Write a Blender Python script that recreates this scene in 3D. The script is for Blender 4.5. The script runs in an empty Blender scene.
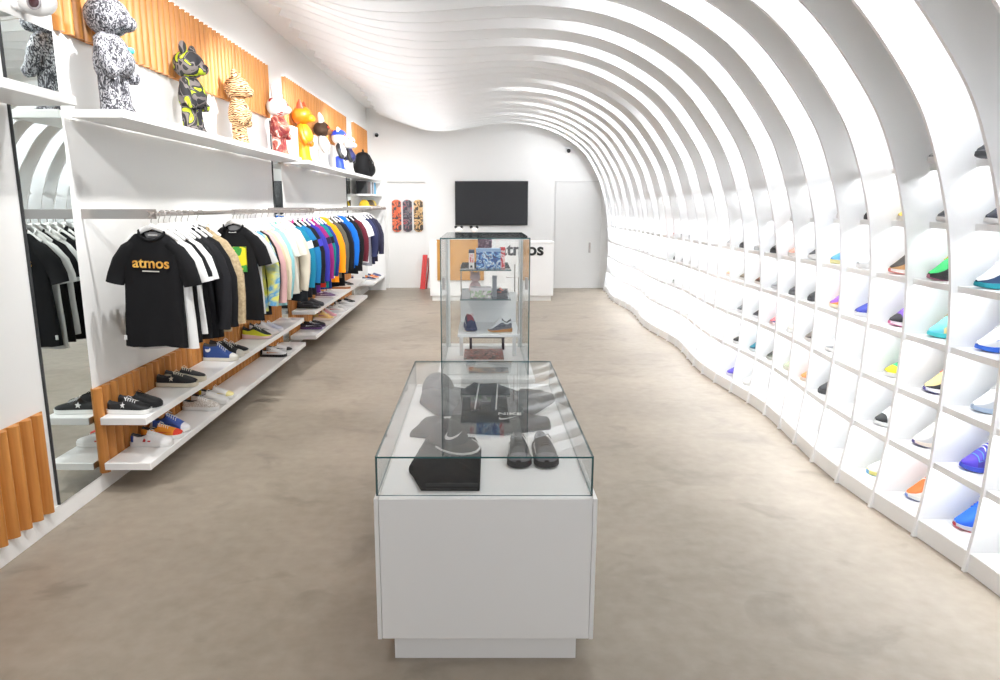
import bpy, math, random
from mathutils import Vector
random.seed(7)
SC = bpy.context.scene
COL = SC.collection
PI = math.pi

# ------------------------------------------------------------------ materials
def lin(c):
    return tuple((v/12.92 if v <= .04045 else ((v+.055)/1.055)**2.4) for v in c)
_mats = {}
def mat(name, rgb, rough=.5, metal=0., spec=.5, emit=0.):
    """rgb in sRGB 0-255"""
    key = (name, rgb, rough, metal, emit)
    if key in _mats: return _mats[key]
    m = bpy.data.materials.new(name); m.use_nodes = True
    b = m.node_tree.nodes['Principled BSDF']
    c = lin(tuple(v/255 for v in rgb))
    b.inputs['Base Color'].default_value = (*c, 1)
    b.inputs['Roughness'].default_value = rough
    b.inputs['Metallic'].default_value = metal
    b.inputs['Specular IOR Level'].default_value = spec
    if emit:
        b.inputs['Emission Color'].default_value = (*c, 1)
        b.inputs['Emission Strength'].default_value = emit
    _mats[key] = m
    return m
def nodes(m):
    nt = m.node_tree
    return nt, nt.nodes['Principled BSDF']
def ramp_mat(name, kind, stops, scale=8., rough=.7, distort=3., detail=3., constant=False, stretch=(1,1,1)):
    """object-space pattern: kind noise / wave / voronoi driving a colour ramp (sRGB stops)"""
    m = bpy.data.materials.new(name); m.use_nodes = True
    nt, b = nodes(m)
    tc = nt.nodes.new('ShaderNodeTexCoord'); mp = nt.nodes.new('ShaderNodeMapping')
    mp.inputs['Scale'].default_value = stretch
    nt.links.new(tc.outputs['Object'], mp.inputs['Vector'])
    if kind == 'noise':
        t = nt.nodes.new('ShaderNodeTexNoise'); t.inputs['Scale'].default_value = scale
        t.inputs['Detail'].default_value = detail; t.inputs['Distortion'].default_value = distort
        out = t.outputs['Fac']
    elif kind == 'wave':
        t = nt.nodes.new('ShaderNodeTexWave'); t.inputs['Scale'].default_value = scale
        t.inputs['Distortion'].default_value = distort; t.inputs['Detail'].default_value = detail
        t.bands_direction = 'Z'; out = t.outputs['Fac']
    else:
        t = nt.nodes.new('ShaderNodeTexVoronoi'); t.inputs['Scale'].default_value = scale
        s = nt.nodes.new('ShaderNodeSeparateColor'); nt.links.new(t.outputs['Color'], s.inputs['Color']); out = s.outputs[0]
    nt.links.new(mp.outputs['Vector'], t.inputs['Vector'])
    r = nt.nodes.new('ShaderNodeValToRGB')
    if constant: r.color_ramp.interpolation = 'CONSTANT'
    el = r.color_ramp.elements
    while len(el) < len(stops): el.new(.5)
    for e, (p, c) in zip(el, stops):
        e.position = p; e.color = (*lin(tuple(v/255 for v in c)), 1)
    nt.links.new(out, r.inputs['Fac']); nt.links.new(r.outputs['Color'], b.inputs['Base Color'])
    b.inputs['Roughness'].default_value = rough
    return m

WHITE = mat('white_paint', (238, 238, 237), .55)
WALL = mat('white_wall_paint', (236, 236, 234), .6)
RIBW = mat('rib_white', (248, 249, 249), .55)
LAM = mat('white_laminate', (246, 246, 245), .3)
PLINTH = mat('plinth_white', (236, 235, 232), .35)
STEEL = mat('brushed_steel', (176, 170, 166), .32, 1.)
DARK = mat('dark_frame', (42, 44, 46), .4)
BLACK = mat('black_plastic', (16, 16, 18), .35)
HANGW = mat('hanger_white', (232, 231, 229), .4)
LED = mat('led_cubby', (247, 250, 255), .5, emit=50.)
LEDS = mat('led_soft', (250, 250, 252), .5, emit=21.)
LEDT = mat('led_added_uplight', (247, 250, 255), .5, emit=26.)
LEDR = mat('led_rib', (248, 250, 255), .5, emit=46.)

def floor_mat():
    m = bpy.data.materials.new('concrete_floor'); m.use_nodes = True
    nt, b = nodes(m)
    tc = nt.nodes.new('ShaderNodeTexCoord')
    n1 = nt.nodes.new('ShaderNodeTexNoise'); n1.inputs['Scale'].default_value = .9; n1.inputs['Detail'].default_value = 6; n1.inputs['Roughness'].default_value = .62
    n2 = nt.nodes.new('ShaderNodeTexNoise'); n2.inputs['Scale'].default_value = 14; n2.inputs['Detail'].default_value = 5
    mp = nt.nodes.new('ShaderNodeMapping'); mp.inputs['Scale'].default_value = (.8, 1.0, 1)
    nt.links.new(tc.outputs['Object'], mp.inputs['Vector'])
    nt.links.new(mp.outputs['Vector'], n1.inputs['Vector']); nt.links.new(tc.outputs['Object'], n2.inputs['Vector'])
    mx = nt.nodes.new('ShaderNodeMix'); mx.data_type = 'FLOAT'; mx.inputs['Factor'].default_value = .3
    nt.links.new(n1.outputs['Fac'], mx.inputs['A']); nt.links.new(n2.outputs['Fac'], mx.inputs['B'])
    r = nt.nodes.new('ShaderNodeValToRGB')
    r.color_ramp.elements[0].position = .33; r.color_ramp.elements[0].color = (*lin((134/255, 124/255, 110/255)), 1)
    r.color_ramp.elements[1].position = .67; r.color_ramp.elements[1].color = (*lin((162/255, 151/255, 137/255)), 1)
    nt.links.new(mx.outputs['Result'], r.inputs['Fac'])
    # sparse dark scuffs
    n3 = nt.nodes.new('ShaderNodeTexNoise'); n3.inputs['Scale'].default_value = 3.2; n3.inputs['Detail'].default_value = 8; n3.inputs['Distortion'].default_value = .8
    nt.links.new(mp.outputs['Vector'], n3.inputs['Vector'])
    r3 = nt.nodes.new('ShaderNodeValToRGB')
    r3.color_ramp.elements[0].position = .56; r3.color_ramp.elements[0].color = (0, 0, 0, 1)
    r3.color_ramp.elements[1].position = .70; r3.color_ramp.elements[1].color = (.6, .6, .6, 1)
    nt.links.new(n3.outputs['Fac'], r3.inputs['Fac'])
    m2 = nt.nodes.new('ShaderNodeMix'); m2.data_type = 'RGBA'
    nt.links.new(r3.outputs['Color'], m2.inputs['Factor']); nt.links.new(r.outputs['Color'], m2.inputs['A'])
    m2.inputs['B'].default_value = (*lin((118/255, 110/255, 99/255)), 1)
    nt.links.new(m2.outputs['Result'], b.inputs['Base Color'])
    b.inputs['Roughness'].default_value = .42
    b.inputs['Specular IOR Level'].default_value = .35
    return m
def wood_mat(name, c0, c1):
    m = bpy.data.materials.new(name); m.use_nodes = True
    nt, b = nodes(m)
    tc = nt.nodes.new('ShaderNodeTexCoord'); mp = nt.nodes.new('ShaderNodeMapping')
    mp.inputs['Scale'].default_value = (9, 9, .25)
    n = nt.nodes.new('ShaderNodeTexNoise'); n.inputs['Scale'].default_value = 5; n.inputs['Detail'].default_value = 5; n.inputs['Distortion'].default_value = .1
    nt.links.new(tc.outputs['Object'], mp.inputs['Vector']); nt.links.new(mp.outputs['Vector'], n.inputs['Vector'])
    r = nt.nodes.new('ShaderNodeValToRGB')
    r.color_ramp.elements[0].position = .3; r.color_ramp.elements[0].color = (*lin(tuple(v/255 for v in c0)), 1)
    r.color_ramp.elements[1].position = .7; r.color_ramp.elements[1].color = (*lin(tuple(v/255 for v in c1)), 1)
    nt.links.new(n.outputs['Fac'], r.inputs['Fac']); nt.links.new(r.outputs['Color'], b.inputs['Base Color'])
    b.inputs['Roughness'].default_value = .45
    return m
WOOD = wood_mat('oak_slats', (176, 112, 48), (206, 142, 72))
def glass_mat(name, tint=(.988, .995, .993), refl=1.0):
    m = bpy.data.materials.new(name); m.use_nodes = True
    nt = m.node_tree; nt.nodes.clear()
    o = nt.nodes.new('ShaderNodeOutputMaterial'); t = nt.nodes.new('ShaderNodeBsdfTransparent')
    g = nt.nodes.new('ShaderNodeBsdfGlossy'); f = nt.nodes.new('ShaderNodeFresnel'); mx = nt.nodes.new('ShaderNodeMixShader')
    t.inputs['Color'].default_value = (*tint, 1); g.inputs['Roughness'].default_value = 0.
    f.inputs['IOR'].default_value = 1.5
    # the fresnel node sees the back faces from inside the slab: keep the outside index on both
    geo = nt.nodes.new('ShaderNodeNewGeometry')
    ior = nt.nodes.new('ShaderNodeMix'); ior.data_type = 'FLOAT'
    ior.inputs['A'].default_value = 1.5; ior.inputs['B'].default_value = 1/1.5
    nt.links.new(geo.outputs['Backfacing'], ior.inputs['Factor']); nt.links.new(ior.outputs['Result'], f.inputs['IOR'])
    nt.links.new(f.outputs['Fac'], mx.inputs['Fac']); nt.links.new(t.outputs['BSDF'], mx.inputs[1]); nt.links.new(g.outputs['BSDF'], mx.inputs[2])
    nt.links.new(mx.outputs['Shader'], o.inputs['Surface'])
    return m
GLASS = glass_mat('clear_glass')
GEDGE = mat('glass_edge_green', (52, 92, 94), .15)
SHELFG = glass_mat('smoked_glass', (.50, .53, .55))
MIRROR = mat('mirror_silver', (226, 234, 232), .0, 1.)

# ------------------------------------------------------------------ mesh helpers
class M:
    def __init__(s): s.v = []; s.f = []; s.mi = []
    def add(s, vs, fs, mi=0):
        b = len(s.v); s.v += [tuple(p) for p in vs]
        for f in fs: s.f.append(tuple(b+i for i in f)); s.mi.append(mi)
        return s
    def box(s, x0, x1, y0, y1, z0, z1, mi=0):
        v = [(x0,y0,z0),(x1,y0,z0),(x1,y1,z0),(x0,y1,z0),(x0,y0,z1),(x1,y0,z1),(x1,y1,z1),(x0,y1,z1)]
        return s.add(v, [(0,3,2,1),(4,5,6,7),(0,1,5,4),(1,2,6,5),(2,3,7,6),(3,0,4,7)], mi)
    def loft(s, rings, closed=True, caps=True, mi=0, mif=None):
        n = len(rings[0]); b = len(s.v)
        for r in rings: s.v += [tuple(p) for p in r]
        k = n if closed else n-1
        for i in range(len(rings)-1):
            for j in range(k):
                a = b+i*n+j; c = b+i*n+(j+1) % n
                s.f.append((a, c, c+n, a+n)); s.mi.append(mif(i, j) if mif else mi)
        if caps and closed:
            s.f.append(tuple(b+j for j in range(n))[::-1]); s.mi.append(mif(0, 0) if mif else mi)
            e = b+(len(rings)-1)*n
            s.f.append(tuple(e+j for j in range(n))); s.mi.append(mif(len(rings)-2, 0) if mif else mi)
        return s
    def tube(s, path, r, n=8, mi=0, caps=True):
        path = [Vector(p) for p in path]
        rs = r if isinstance(r, list) else [r]*len(path)
        rings = []; up = None
        for i, p in enumerate(path):
            d = (path[min(i+1, len(path)-1)]-path[max(i-1, 0)]).normalized()
            if up is None:
                up = Vector((0, 0, 1)) if abs(d.z) < .9 else Vector((1, 0, 0))
            a = d.cross(up)
            if a.length < 1e-4: a = d.cross(Vector((0, 1, 0)))
            a.normalize(); q = a.cross(d).normalized(); up = q
            rr = rs[i]; ra, rb = rr if isinstance(rr, tuple) else (rr, rr)
            rings.append([p+a*ra*math.cos(2*PI*j/n)+q*rb*math.sin(2*PI*j/n) for j in range(n)])
        return s.loft(rings, mi=mi, caps=caps)
    def ell(s, c, r, nu=16, nv=10, mi=0, fn=None):
        rings = []
        for i in range(1, nv):
            th = PI*i/nv-PI/2
            ring = []
            for j in range(nu):
                ph = 2*PI*j/nu
                p = Vector((math.cos(th)*math.cos(ph), math.cos(th)*math.sin(ph), math.sin(th)))
                if fn: p = fn(p)
                ring.append((c[0]+p.x*r[0], c[1]+p.y*r[1], c[2]+p.z*r[2]))
            rings.append(ring)
        return s.loft(rings, mi=mi)
    def prism(s, pts, z0, z1, mi=0, axis='z'):
        def mk(p, h):
            if axis == 'z': return (p[0], p[1], h)
            if axis == 'y': return (p[0], h, p[1])
            return (h, p[0], p[1])
        n = len(pts)
        v = [mk(p, z0) for p in pts]+[mk(p, z1) for p in pts]
        f = [tuple(range(n))[::-1], tuple(range(n, 2*n))]+[(i, (i+1) % n, n+(i+1) % n, n+i) for i in range(n)]
        return s.add(v, f, mi)
    def build(s, name, mats, parent=None, smooth=40, bevel=0., fixn=True):
        me = bpy.data.meshes.new(name); me.from_pydata(s.v, [], s.f)
        if not isinstance(mats, (list, tuple)): mats = [mats]
        for m in mats: me.materials.append(m)
        me.polygons.foreach_set('material_index', s.mi)
        if fixn:
            import bmesh
            bm = bmesh.new(); bm.from_mesh(me); bmesh.ops.recalc_face_normals(bm, faces=bm.faces); bm.to_mesh(me); bm.free()
        if smooth:
            me.polygons.foreach_set('use_smooth', [True]*len(me.polygons)); me.set_sharp_from_angle(angle=math.radians(smooth))
        me.update()
        o = bpy.data.objects.new(name, me); COL.objects.link(o)
        if parent: o.parent = parent
        if bevel:
            b = o.modifiers.new('Bevel', 'BEVEL'); b.width = bevel; b.segments = 2; b.limit_method = 'ANGLE'
        return o
def tag(o, label, cat, group=None):
    o['label'] = label; o['category'] = cat
    if group: o['group'] = group
    return o
def thing(name, label, cat, loc=(0, 0, 0), rz=0., group=None):
    o = bpy.data.objects.new(name, None); COL.objects.link(o); o.empty_display_size = .1
    o.location = loc; o.rotation_euler = (0, 0, rz)
    return tag(o, label, cat, group)
def struct(o):
    o['kind'] = 'structure'; return o
def text_obj(name, s, size, m, parent, loc, rot, offset=0., extrude=.002, sx=1.):
    cu = bpy.data.curves.new('lettering', 'FONT'); cu.body = s; cu.size = size; cu.offset = offset; cu.extrude = extrude
    cu.align_x = 'CENTER'; cu.resolution_u = 4
    t = bpy.data.objects.new('lettering', cu); COL.objects.link(t)
    bpy.context.view_layer.update()
    me = bpy.data.meshes.new_from_object(t.evaluated_get(bpy.context.evaluated_depsgraph_get()))
    bpy.data.objects.remove(t); bpy.data.curves.remove(cu)
    me.materials.clear(); me.materials.append(m)
    o = bpy.data.objects.new(name, me); COL.objects.link(o); o.parent = parent
    o.location = loc; o.rotation_euler = rot; o.scale = (sx, 1, 1)
    return o
def lerp(a, b, t): return a+(b-a)*t
def interp(xs, ys, x):
    if x <= xs[0]: return ys[0]
    for i in range(len(xs)-1):
        if x <= xs[i+1]: return lerp(ys[i], ys[i+1], (x-xs[i])/(xs[i+1]-xs[i]))
    return ys[-1]
ORD = ['first','second','third','fourth','fifth','sixth','seventh','eighth','ninth','tenth','eleventh','twelfth','thirteenth','fourteenth','fifteenth','sixteenth','seventeenth','eighteenth','nineteenth','twentieth']+['twenty-'+w for w in ('first','second','third','fourth','fifth','sixth','seventh','eighth','ninth')]+['thirtieth']+['thirty-'+w for w in ('first','second','third','fourth','fifth','sixth','seventh','eighth','ninth')]

# ------------------------------------------------------------------ camera
H = 1.6
cd = bpy.data.cameras.new('camera'); cam = bpy.data.objects.new('camera', cd); COL.objects.link(cam)
cam.location = (0, 0, H); cam.rotation_euler = (math.radians(90-11.07), 0, 0)
cd.sensor_width = 36; cd.lens = 685/1000*36; cd.shift_x = .020; cd.clip_start = .05
SC.camera = cam
WX = -2.16      # face of the clothes wall
YB = 13.55      # face of the rear wall
ZC = 3.42

# ------------------------------------------------------------------ shell
struct(M().box(-2.5, 3.1, -1.2, YB+.1, -.1, 0).build('floor', floor_mat(), smooth=0))
struct(M().box(-2.5, 3.1, -1.2, YB+.1, ZC, ZC+.1).build('ceiling', WALL, smooth=0))
struct(M().box(WX-.12, WX, -1.2, YB+.1, 0, ZC).build('wall_left', WALL, smooth=0))
# rear wall with a shallow lit niche behind the skateboards
wb = M()
wb.box(WX, -1.80, YB, YB+.1, 0, ZC); wb.box(-1.80, -1.06, YB, YB+.1, 2.06, ZC); wb.box(-1.06, 3.1, YB, YB+.1, 0, ZC)
wb.box(-1.80, -1.06, YB+.05, YB+.1, 0, 2.06)
struct(wb.build('wall_back', WALL, smooth=0))
bb = M().box(WX, WX+.008, -1.2, 13.2, 0, .10)
struct(bb.build('baseboard_left', LAM, smooth=0, bevel=.003))

# ------------------------------------------------------------------ curved rib wall
P0 = [(2.12,0),(2.155,.2),(2.17,.4),(2.175,.6),(2.18,.8),(2.18,.96),(2.166,1.22),(2.12,1.49),(2.09,1.6),(2.04,1.757),(1.99,1.886),(1.94,2.0),(1.88,2.1),(1.745,2.28),(1.61,2.44),(1.50,2.54),(1.38,2.64),(1.13,2.78),(.88,2.88),(.6,2.93),(.25,2.95),(-.1,2.93),(-.45,2.90),(-.8,2.92),(-1.05,2.98),(-1.3,3.08),(-1.58,3.18),(-1.86,3.28)]
P1 = [(2.33,0),(2.375,.2),(2.405,.4),(2.415,.6),(2.42,.8),(2.42,.96),(2.415,1.22),(2.385,1.49),(2.36,1.62),(2.325,1.757),(2.29,1.886),(2.255,2.0),(2.225,2.1),(2.13,2.28),(2.03,2.45),(1.95,2.55),(1.86,2.65),(1.62,2.83),(1.33,2.97),(1.0,3.065),(.55,3.125),(.1,3.08),(-.3,3.0),(-.7,2.975),(-1.0,3.01),(-1.3,3.115),(-1.58,3.205),(-1.86,3.31)]
NP = len(P0)
def ctrl(y):
    f = (y-3.137)/(13.3-3.137)
    out = []
    for (a, b) in zip(P0, P1):
        x = lerp(a[0], b[0], f); z = lerp(a[1], b[1], f)
        if z < 1.5: x += .045*(1-z/1.5)*math.cos(2*PI*(y-5.2)/2.6)
        if x < -.2: z += .06*min(1, (-.2-x)/.8)*math.cos(2*PI*(y-10.7)/4.4)
        out.append((x, z))
    return out
def cat(p, t):
    i = min(int(t), len(p)-2); u = t-i
    q = [p[max(i-1, 0)], p[i], p[i+1], p[min(i+2, len(p)-1)]]
    return tuple(.5*((2*q[1][k])+(-q[0][k]+q[2][k])*u+(2*q[0][k]-5*q[1][k]+4*q[2][k]-q[3][k])*u*u+(-q[0][k]+3*q[1][k]-3*q[2][k]+q[3][k])*u**3) for k in (0, 1))
SUB = 3
def inner(y):
    c = ctrl(y); p = [cat(c, i/SUB) for i in range((NP-1)*SUB+1)]
    for _ in range(8):
        p = [p[0]]+[((p[i-1][0]+2*p[i][0]+p[i+1][0])/4, (p[i-1][1]+2*p[i][1]+p[i+1][1])/4) for i in range(1, len(p)-1)]+[p[-1]]
    return p
def normals(pts):
    out = []
    for i in range(len(pts)):
        a = pts[max(i-1, 0)]; b = pts[min(i+1, len(pts)-1)]
        d = Vector((b[0]-a[0], b[1]-a[1])).normalized(); out.append((d.y, -d.x))
    return out
DEP = .40
def outer(pts):
    n = normals(pts); res = []
    for i, ((x, z), (nx, nz)) in enumerate(zip(pts, n)):
        t = i/(len(pts)-1)*(NP-1)
        d = DEP if t < 9 else lerp(DEP, .30, min(1, (t-9)/5)) if t < 15 else lerp(.30, .13, min(1, (t-15)/8))
        zz = z+nz*d; xx = x+nx*d
        if z < 1.6: zz = z; xx = max(xx, x+DEP)
        res.append((xx, min(max(zz, 0), ZC-.005)))
    return res
def edge_x(y, z):
    p = inner(y)
    for i in range(len(p)-1):
        if p[i][1] <= z <= p[i+1][1]: return lerp(p[i][0], p[i+1][0], (z-p[i][1])/max(1e-6, p[i+1][1]-p[i][1]))
    return p[0][0]
S = .3333; Y0 = 2.803
RY = [Y0+S*k for k in range(-5, 32)]      # rib planes
NR = len(RY)
TH = .018
SHZ = [.092, .387, .670, .955, 1.24, 1.52, 1.80]
led_faces = set()
for i, y in enumerate(RY):
    p = inner(y); q = outer(p)
    from_rear = NR-1-i
    r = thing('curved_rib', 'tall white rib arching from floor to ceiling, %s from the rear wall' % ORD[from_rear], 'rib', (p[0][0], y, 0), 0, 'curved ribs of the shoe wall')
    bx = p[0][0]
    m = M(); n = len(p); t = TH/2
    vs = [(x-bx, -t, z) for x, z in p]+[(x-bx, -t, z) for x, z in q]+[(x-bx, t, z) for x, z in p]+[(x-bx, t, z) for x, z in q]
    fs = []
    for j in range(n-1):
        fs += [(j, j+1, n+j+1, n+j), (2*n+j, 3*n+j, 3*n+j+1, 2*n+j+1), (j, 2*n+j, 2*n+j+1, j+1), (n+j, n+j+1, 3*n+j+1, 3*n+j)]
    fs += [(0, n, 3*n, 2*n), (n-1, 3*n-1, 4*n-1, 2*n-1)]
    m.add(vs, fs); m.build('rib_board', RIBW, r, smooth=30)
    if 6 < i < NR-1:
        nn = normals(p); l = M(); ring = []
        for j in range(int(22.6*SUB), int(26.4*SUB)):
            x, z = p[j][0]-bx, p[j][1]; nx, nz = nn[j]
            ring.append([(x+nx*.055, t, z+nz*.055), (x+nx*.065, t, z+nz*.065), (x+nx*.065, t+.006, z+nz*.065), (x+nx*.055, t+.006, z+nz*.055)])
        l.loft(ring); l.build('led_strip', LEDS, r, smooth=0)
    if (i-5) % 2 == 0 and i < NR-1:       # light strip on the far face of every second rib
        nn = normals(p)
        k = from_rear//2
        spans = [(int(10*SUB), int((19.0+.7*math.sin(i*1.7))*SUB), .075)]
        if i == 19: spans = [(10*SUB, int(14.5*SUB), .075)]
        for a0, a1, off in spans:
            l = M()
            ring = []
            for j in range(a0, a1+1):
                x, z = p[j][0]-bx, p[j][1]; nx, nz = nn[j]
                o0, o1 = off-.008, off+.008
                ring.append([(x+nx*o0, t, z+nz*o0), (x+nx*o1, t, z+nz*o1), (x+nx*o1, t+.008, z+nz*o1), (x+nx*o0, t+.008, z+nz*o0)])
            l.loft(ring); l.build('led_strip', LEDR, r, smooth=0)
# backing shell (wall, then vault, behind the ribs)
ys = [-.1]+[Y0+S*k for k in range(-6, 32)]+[YB]
rings = []
for y in ys:
    q = outer(inner(y)); rings.append([(x+.004, y, z) for x, z in q])
sh = M(); sh.loft(rings, closed=False, caps=False)
struct(sh.build('wall_right', RIBW, smooth=60))
# cubby bays between the ribs
for i in range(NR-1):
    ya, yb = RY[i]+TH/2, RY[i+1]-TH/2
    from_rear = NR-2-i
    b = thing('cubby_bay', 'white bay of open shoe cubbies between two ribs, %s from the rear wall' % ORD[from_rear], 'shelving', (2.3, RY[i]+S/2, 0), 0, 'cubby bays of the shoe wall')
    oy = RY[i]+S/2
    def plank(z0, z1, inset, xback=None, name='shelf', ins2=None):
        m = M(); zt = (z0+z1)/2
        xa, xb = edge_x(RY[i], zt)+inset, edge_x(RY[i+1], zt)+inset
        ka, kb = edge_x(RY[i], zt)+DEP-.005, edge_x(RY[i+1], zt)+DEP-.005
        if xback is not None: ka, kb = edge_x(RY[i], zt)+max(xback, inset+.012), edge_x(RY[i+1], zt)+max(xback, inset+.012)
        P = [(xa, ya), (ka, ya), (kb, yb), (xb, yb)]
        m.prism([(x-2.3, y-oy) for x, y in P], z0, z1); return m.build(name, LAM, b, smooth=0)
    plank(0, SHZ[0]-.002, .012, .02, 'kick_board')
    for s, z in enumerate(SHZ):
        ins = .17 if s == 6 else .12 if s == 5 else .03 if s == 4 else .012
        plank(z-.018, z, ins)
        if s > 0: plank(z-.030, z-.0182, ins, .012+ins, 'front_lip')
        if s > 0:
            m = M(); zt = z-.018
            xa, xb = edge_x(RY[i], zt)+ins+.018, edge_x(RY[i+1], zt)+ins+.018
            m.prism([(x-2.3, y-oy) for x, y in ((xa, ya+.03), (xa+.014, ya+.03), (xb+.014, yb-.03), (xb, yb-.03))], zt-.006, zt-.0005)
            m.build('shelf_light', LED, b, smooth=0)
    m = M(); zt = SHZ[6]
    xa, xb = edge_x(RY[i], zt)+.25, edge_x(RY[i+1], zt)+.25
    m.prism([(x-2.3, y-oy) for x, y in ((xa, ya+.03), (xa+.014, ya+.03), (xb+.014, yb-.03), (xb, yb-.03))], zt+.0005, zt+.006)
    m.build('shelf_light', LEDT, b, smooth=0)  # strip added on the top shelf to brighten the ribs above it

# ------------------------------------------------------------------ clothes wall: slat panels, mirrors, shelves, rails
def slat_panel(label, y0, y1, z0, z1):
    r = thing('slat_panel', label, 'wall panel', (WX+.002, y0, z0), 0, 'oak slat panels on the clothes wall')
    m = M(); per = .085; n = max(1, round((y1-y0)/per)); per = (y1-y0)/n
    prof = []
    for k in range(n):
        for j in range(10):
            u = j/10; prof.append((k*per+u*per, .004+.037*abs(math.sin(PI*u/.7))**.7 if u < .7 else .004))
    prof.append((y1-y0, .006))
    pts = [(0., 0.)]; 
    poly = [(x, y) for y, x in prof]
    lo = [(x, y, 0) for x, y in poly]; hi = [(x, y, z1-z0) for x, y in poly]
    N = len(poly); bk = [(0, poly[0][1], 0), (0, poly[-1][1], 0), (0, poly[-1][1], z1-z0), (0, poly[0][1], z1-z0)]
    fs = [(i, i+1, N+i+1, N+i) for i in range(N-1)]
    m.add(lo+hi+bk, fs+[tuple(range(N))+(2*N+1, 2*N), tuple(range(N, 2*N))[::-1]+(2*N+3, 2*N+2), (0, N, 2*N+3, 2*N), (N-1, 2*N+1, 2*N+2, 2*N-1)])
    m.build('slat_board', WOOD, r, smooth=35); return r
slat_panel('rippled oak panel high on the wall before the tall mirror', -.6, 3.26, 2.49, 2.98)
slat_panel('long rippled oak panel behind the zebra, camouflage and tiger bears', 3.70, 7.29, 2.475, 2.98)
slat_panel('rippled oak panel behind the crimson, orange and brown figures', 7.85, 11.36, 2.475, 2.985)
slat_panel('short rippled oak panel high behind the black backpack', 11.96, 13.40, 2.475, 2.985)
slat_panel('rippled oak panel low on the wall before the tall mirror', -.6, 3.235, .105, .61)
slat_panel('rippled oak panel behind the shoe shelves below the black t-shirts', 3.68, 7.29, .105, .60)
slat_panel('rippled oak panel behind the shoe shelves below the bright jackets', 7.66, 11.3, .105, .60)
for y0, y1, lb in ((3.275, 3.672, 'tall narrow wall mirror reflecting the black t-shirt and zebra bear'), (7.31, 7.62, 'narrow wall mirror behind the rail beside the pastel sweaters'), (11.32, 11.62, 'narrow wall mirror near the books at the end of the clothes wall')):
    r = thing('wall_mirror', lb, 'mirror', (WX, y0, .10), 0, 'wall mirrors')
    M().box(.006, .012, .006, y1-y0, .0, 2.36).build('mirror_glass', MIRROR, r, smooth=0)
    f = M(); f.box(.0, .014, 0, .006, 0, 2.36); f.build('edge_trim', DARK, r, smooth=0)
    M().box(.0, .006, .006, y1-y0, 0, 2.36).build('backing_board', DARK, r, smooth=0)
def wall_shelf(label, y0, y1, z, d, th=.042, nm='wall_shelf'):
    o = M().box(0, d, 0, y1-y0, -th, 0).build(nm, LAM, smooth=0, bevel=.003)
    o.location = (WX+.0425, y0, z); return tag(o, label, 'shelf', 'white shelves on the clothes wall')
SD = .275
wall_shelf('high empty white shelf before the tall mirror', -.6, 3.277, 2.09, SD)
wall_shelf('high white shelf carrying the zebra, camouflage and tiger bears', 3.70, 7.30, 2.09, SD)
wall_shelf('high white shelf carrying the crimson, orange, brown and blue figures', 7.60, 13.15, 2.085, SD)
wall_shelf('upper white shoe shelf below the black t-shirts, with black canvas sneakers', 3.66, 7.16, .441, .256)
wall_shelf('lowest white shoe shelf below the black t-shirts, with white sneakers', 3.655, 7.16, .177, .260)
wall_shelf('upper white shoe shelf below the bright jackets, with grey sneakers', 7.62, 11.15, .441, .26)
wall_shelf('lowest white shoe shelf below the bright jackets, with purple sneakers', 7.52, 11.09, .177, .285)
# end unit at the back of the clothes wall
eu = thing('end_shelf_unit', 'white shelf unit with books at the far end of the clothes wall', 'shelving', (WX, 11.72, 0))
M().box(0, .34, 1.48, 1.51, 0, 2.03).build('side_panel', LAM, eu, smooth=0)
for z in (.28, 1.60, 1.80): M().box(.002, .32, .0, 1.48, z-.03, z).build('shelf', LAM, eu, smooth=0)
# rails
for y0, y1, lb in ((3.70, 7.22, 'steel clothes rail holding the black and white t-shirts'), (7.30, 11.1, 'steel clothes rail holding the bright jackets'), (11.2, 13.1, 'short steel clothes rail beneath the book shelf')):
    r = thing('clothes_rail', lb, 'clothes rail', (-1.775, y0, 1.557), 0, 'steel clothes rails')
    M().tube([(0, 0, 0), (0, y1-y0, 0)], .013, 12).build('rail_tube', STEEL, r)
    for yy in (.075, y1-y0-.12):
        M().box(WX+1.775, .02, yy-.004, yy+.004, -.026, .026).build('bracket', STEEL, r, smooth=0, bevel=.001)
    M().tube([(0, -.006, 0), (0, .02, 0)], .019, 12).build('end_cap', STEEL, r)
    M().tube([(0, 1.3, 0), (0, 1.75, 0)], .018, 12).build('joint_sleeve', STEEL, r)
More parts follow.
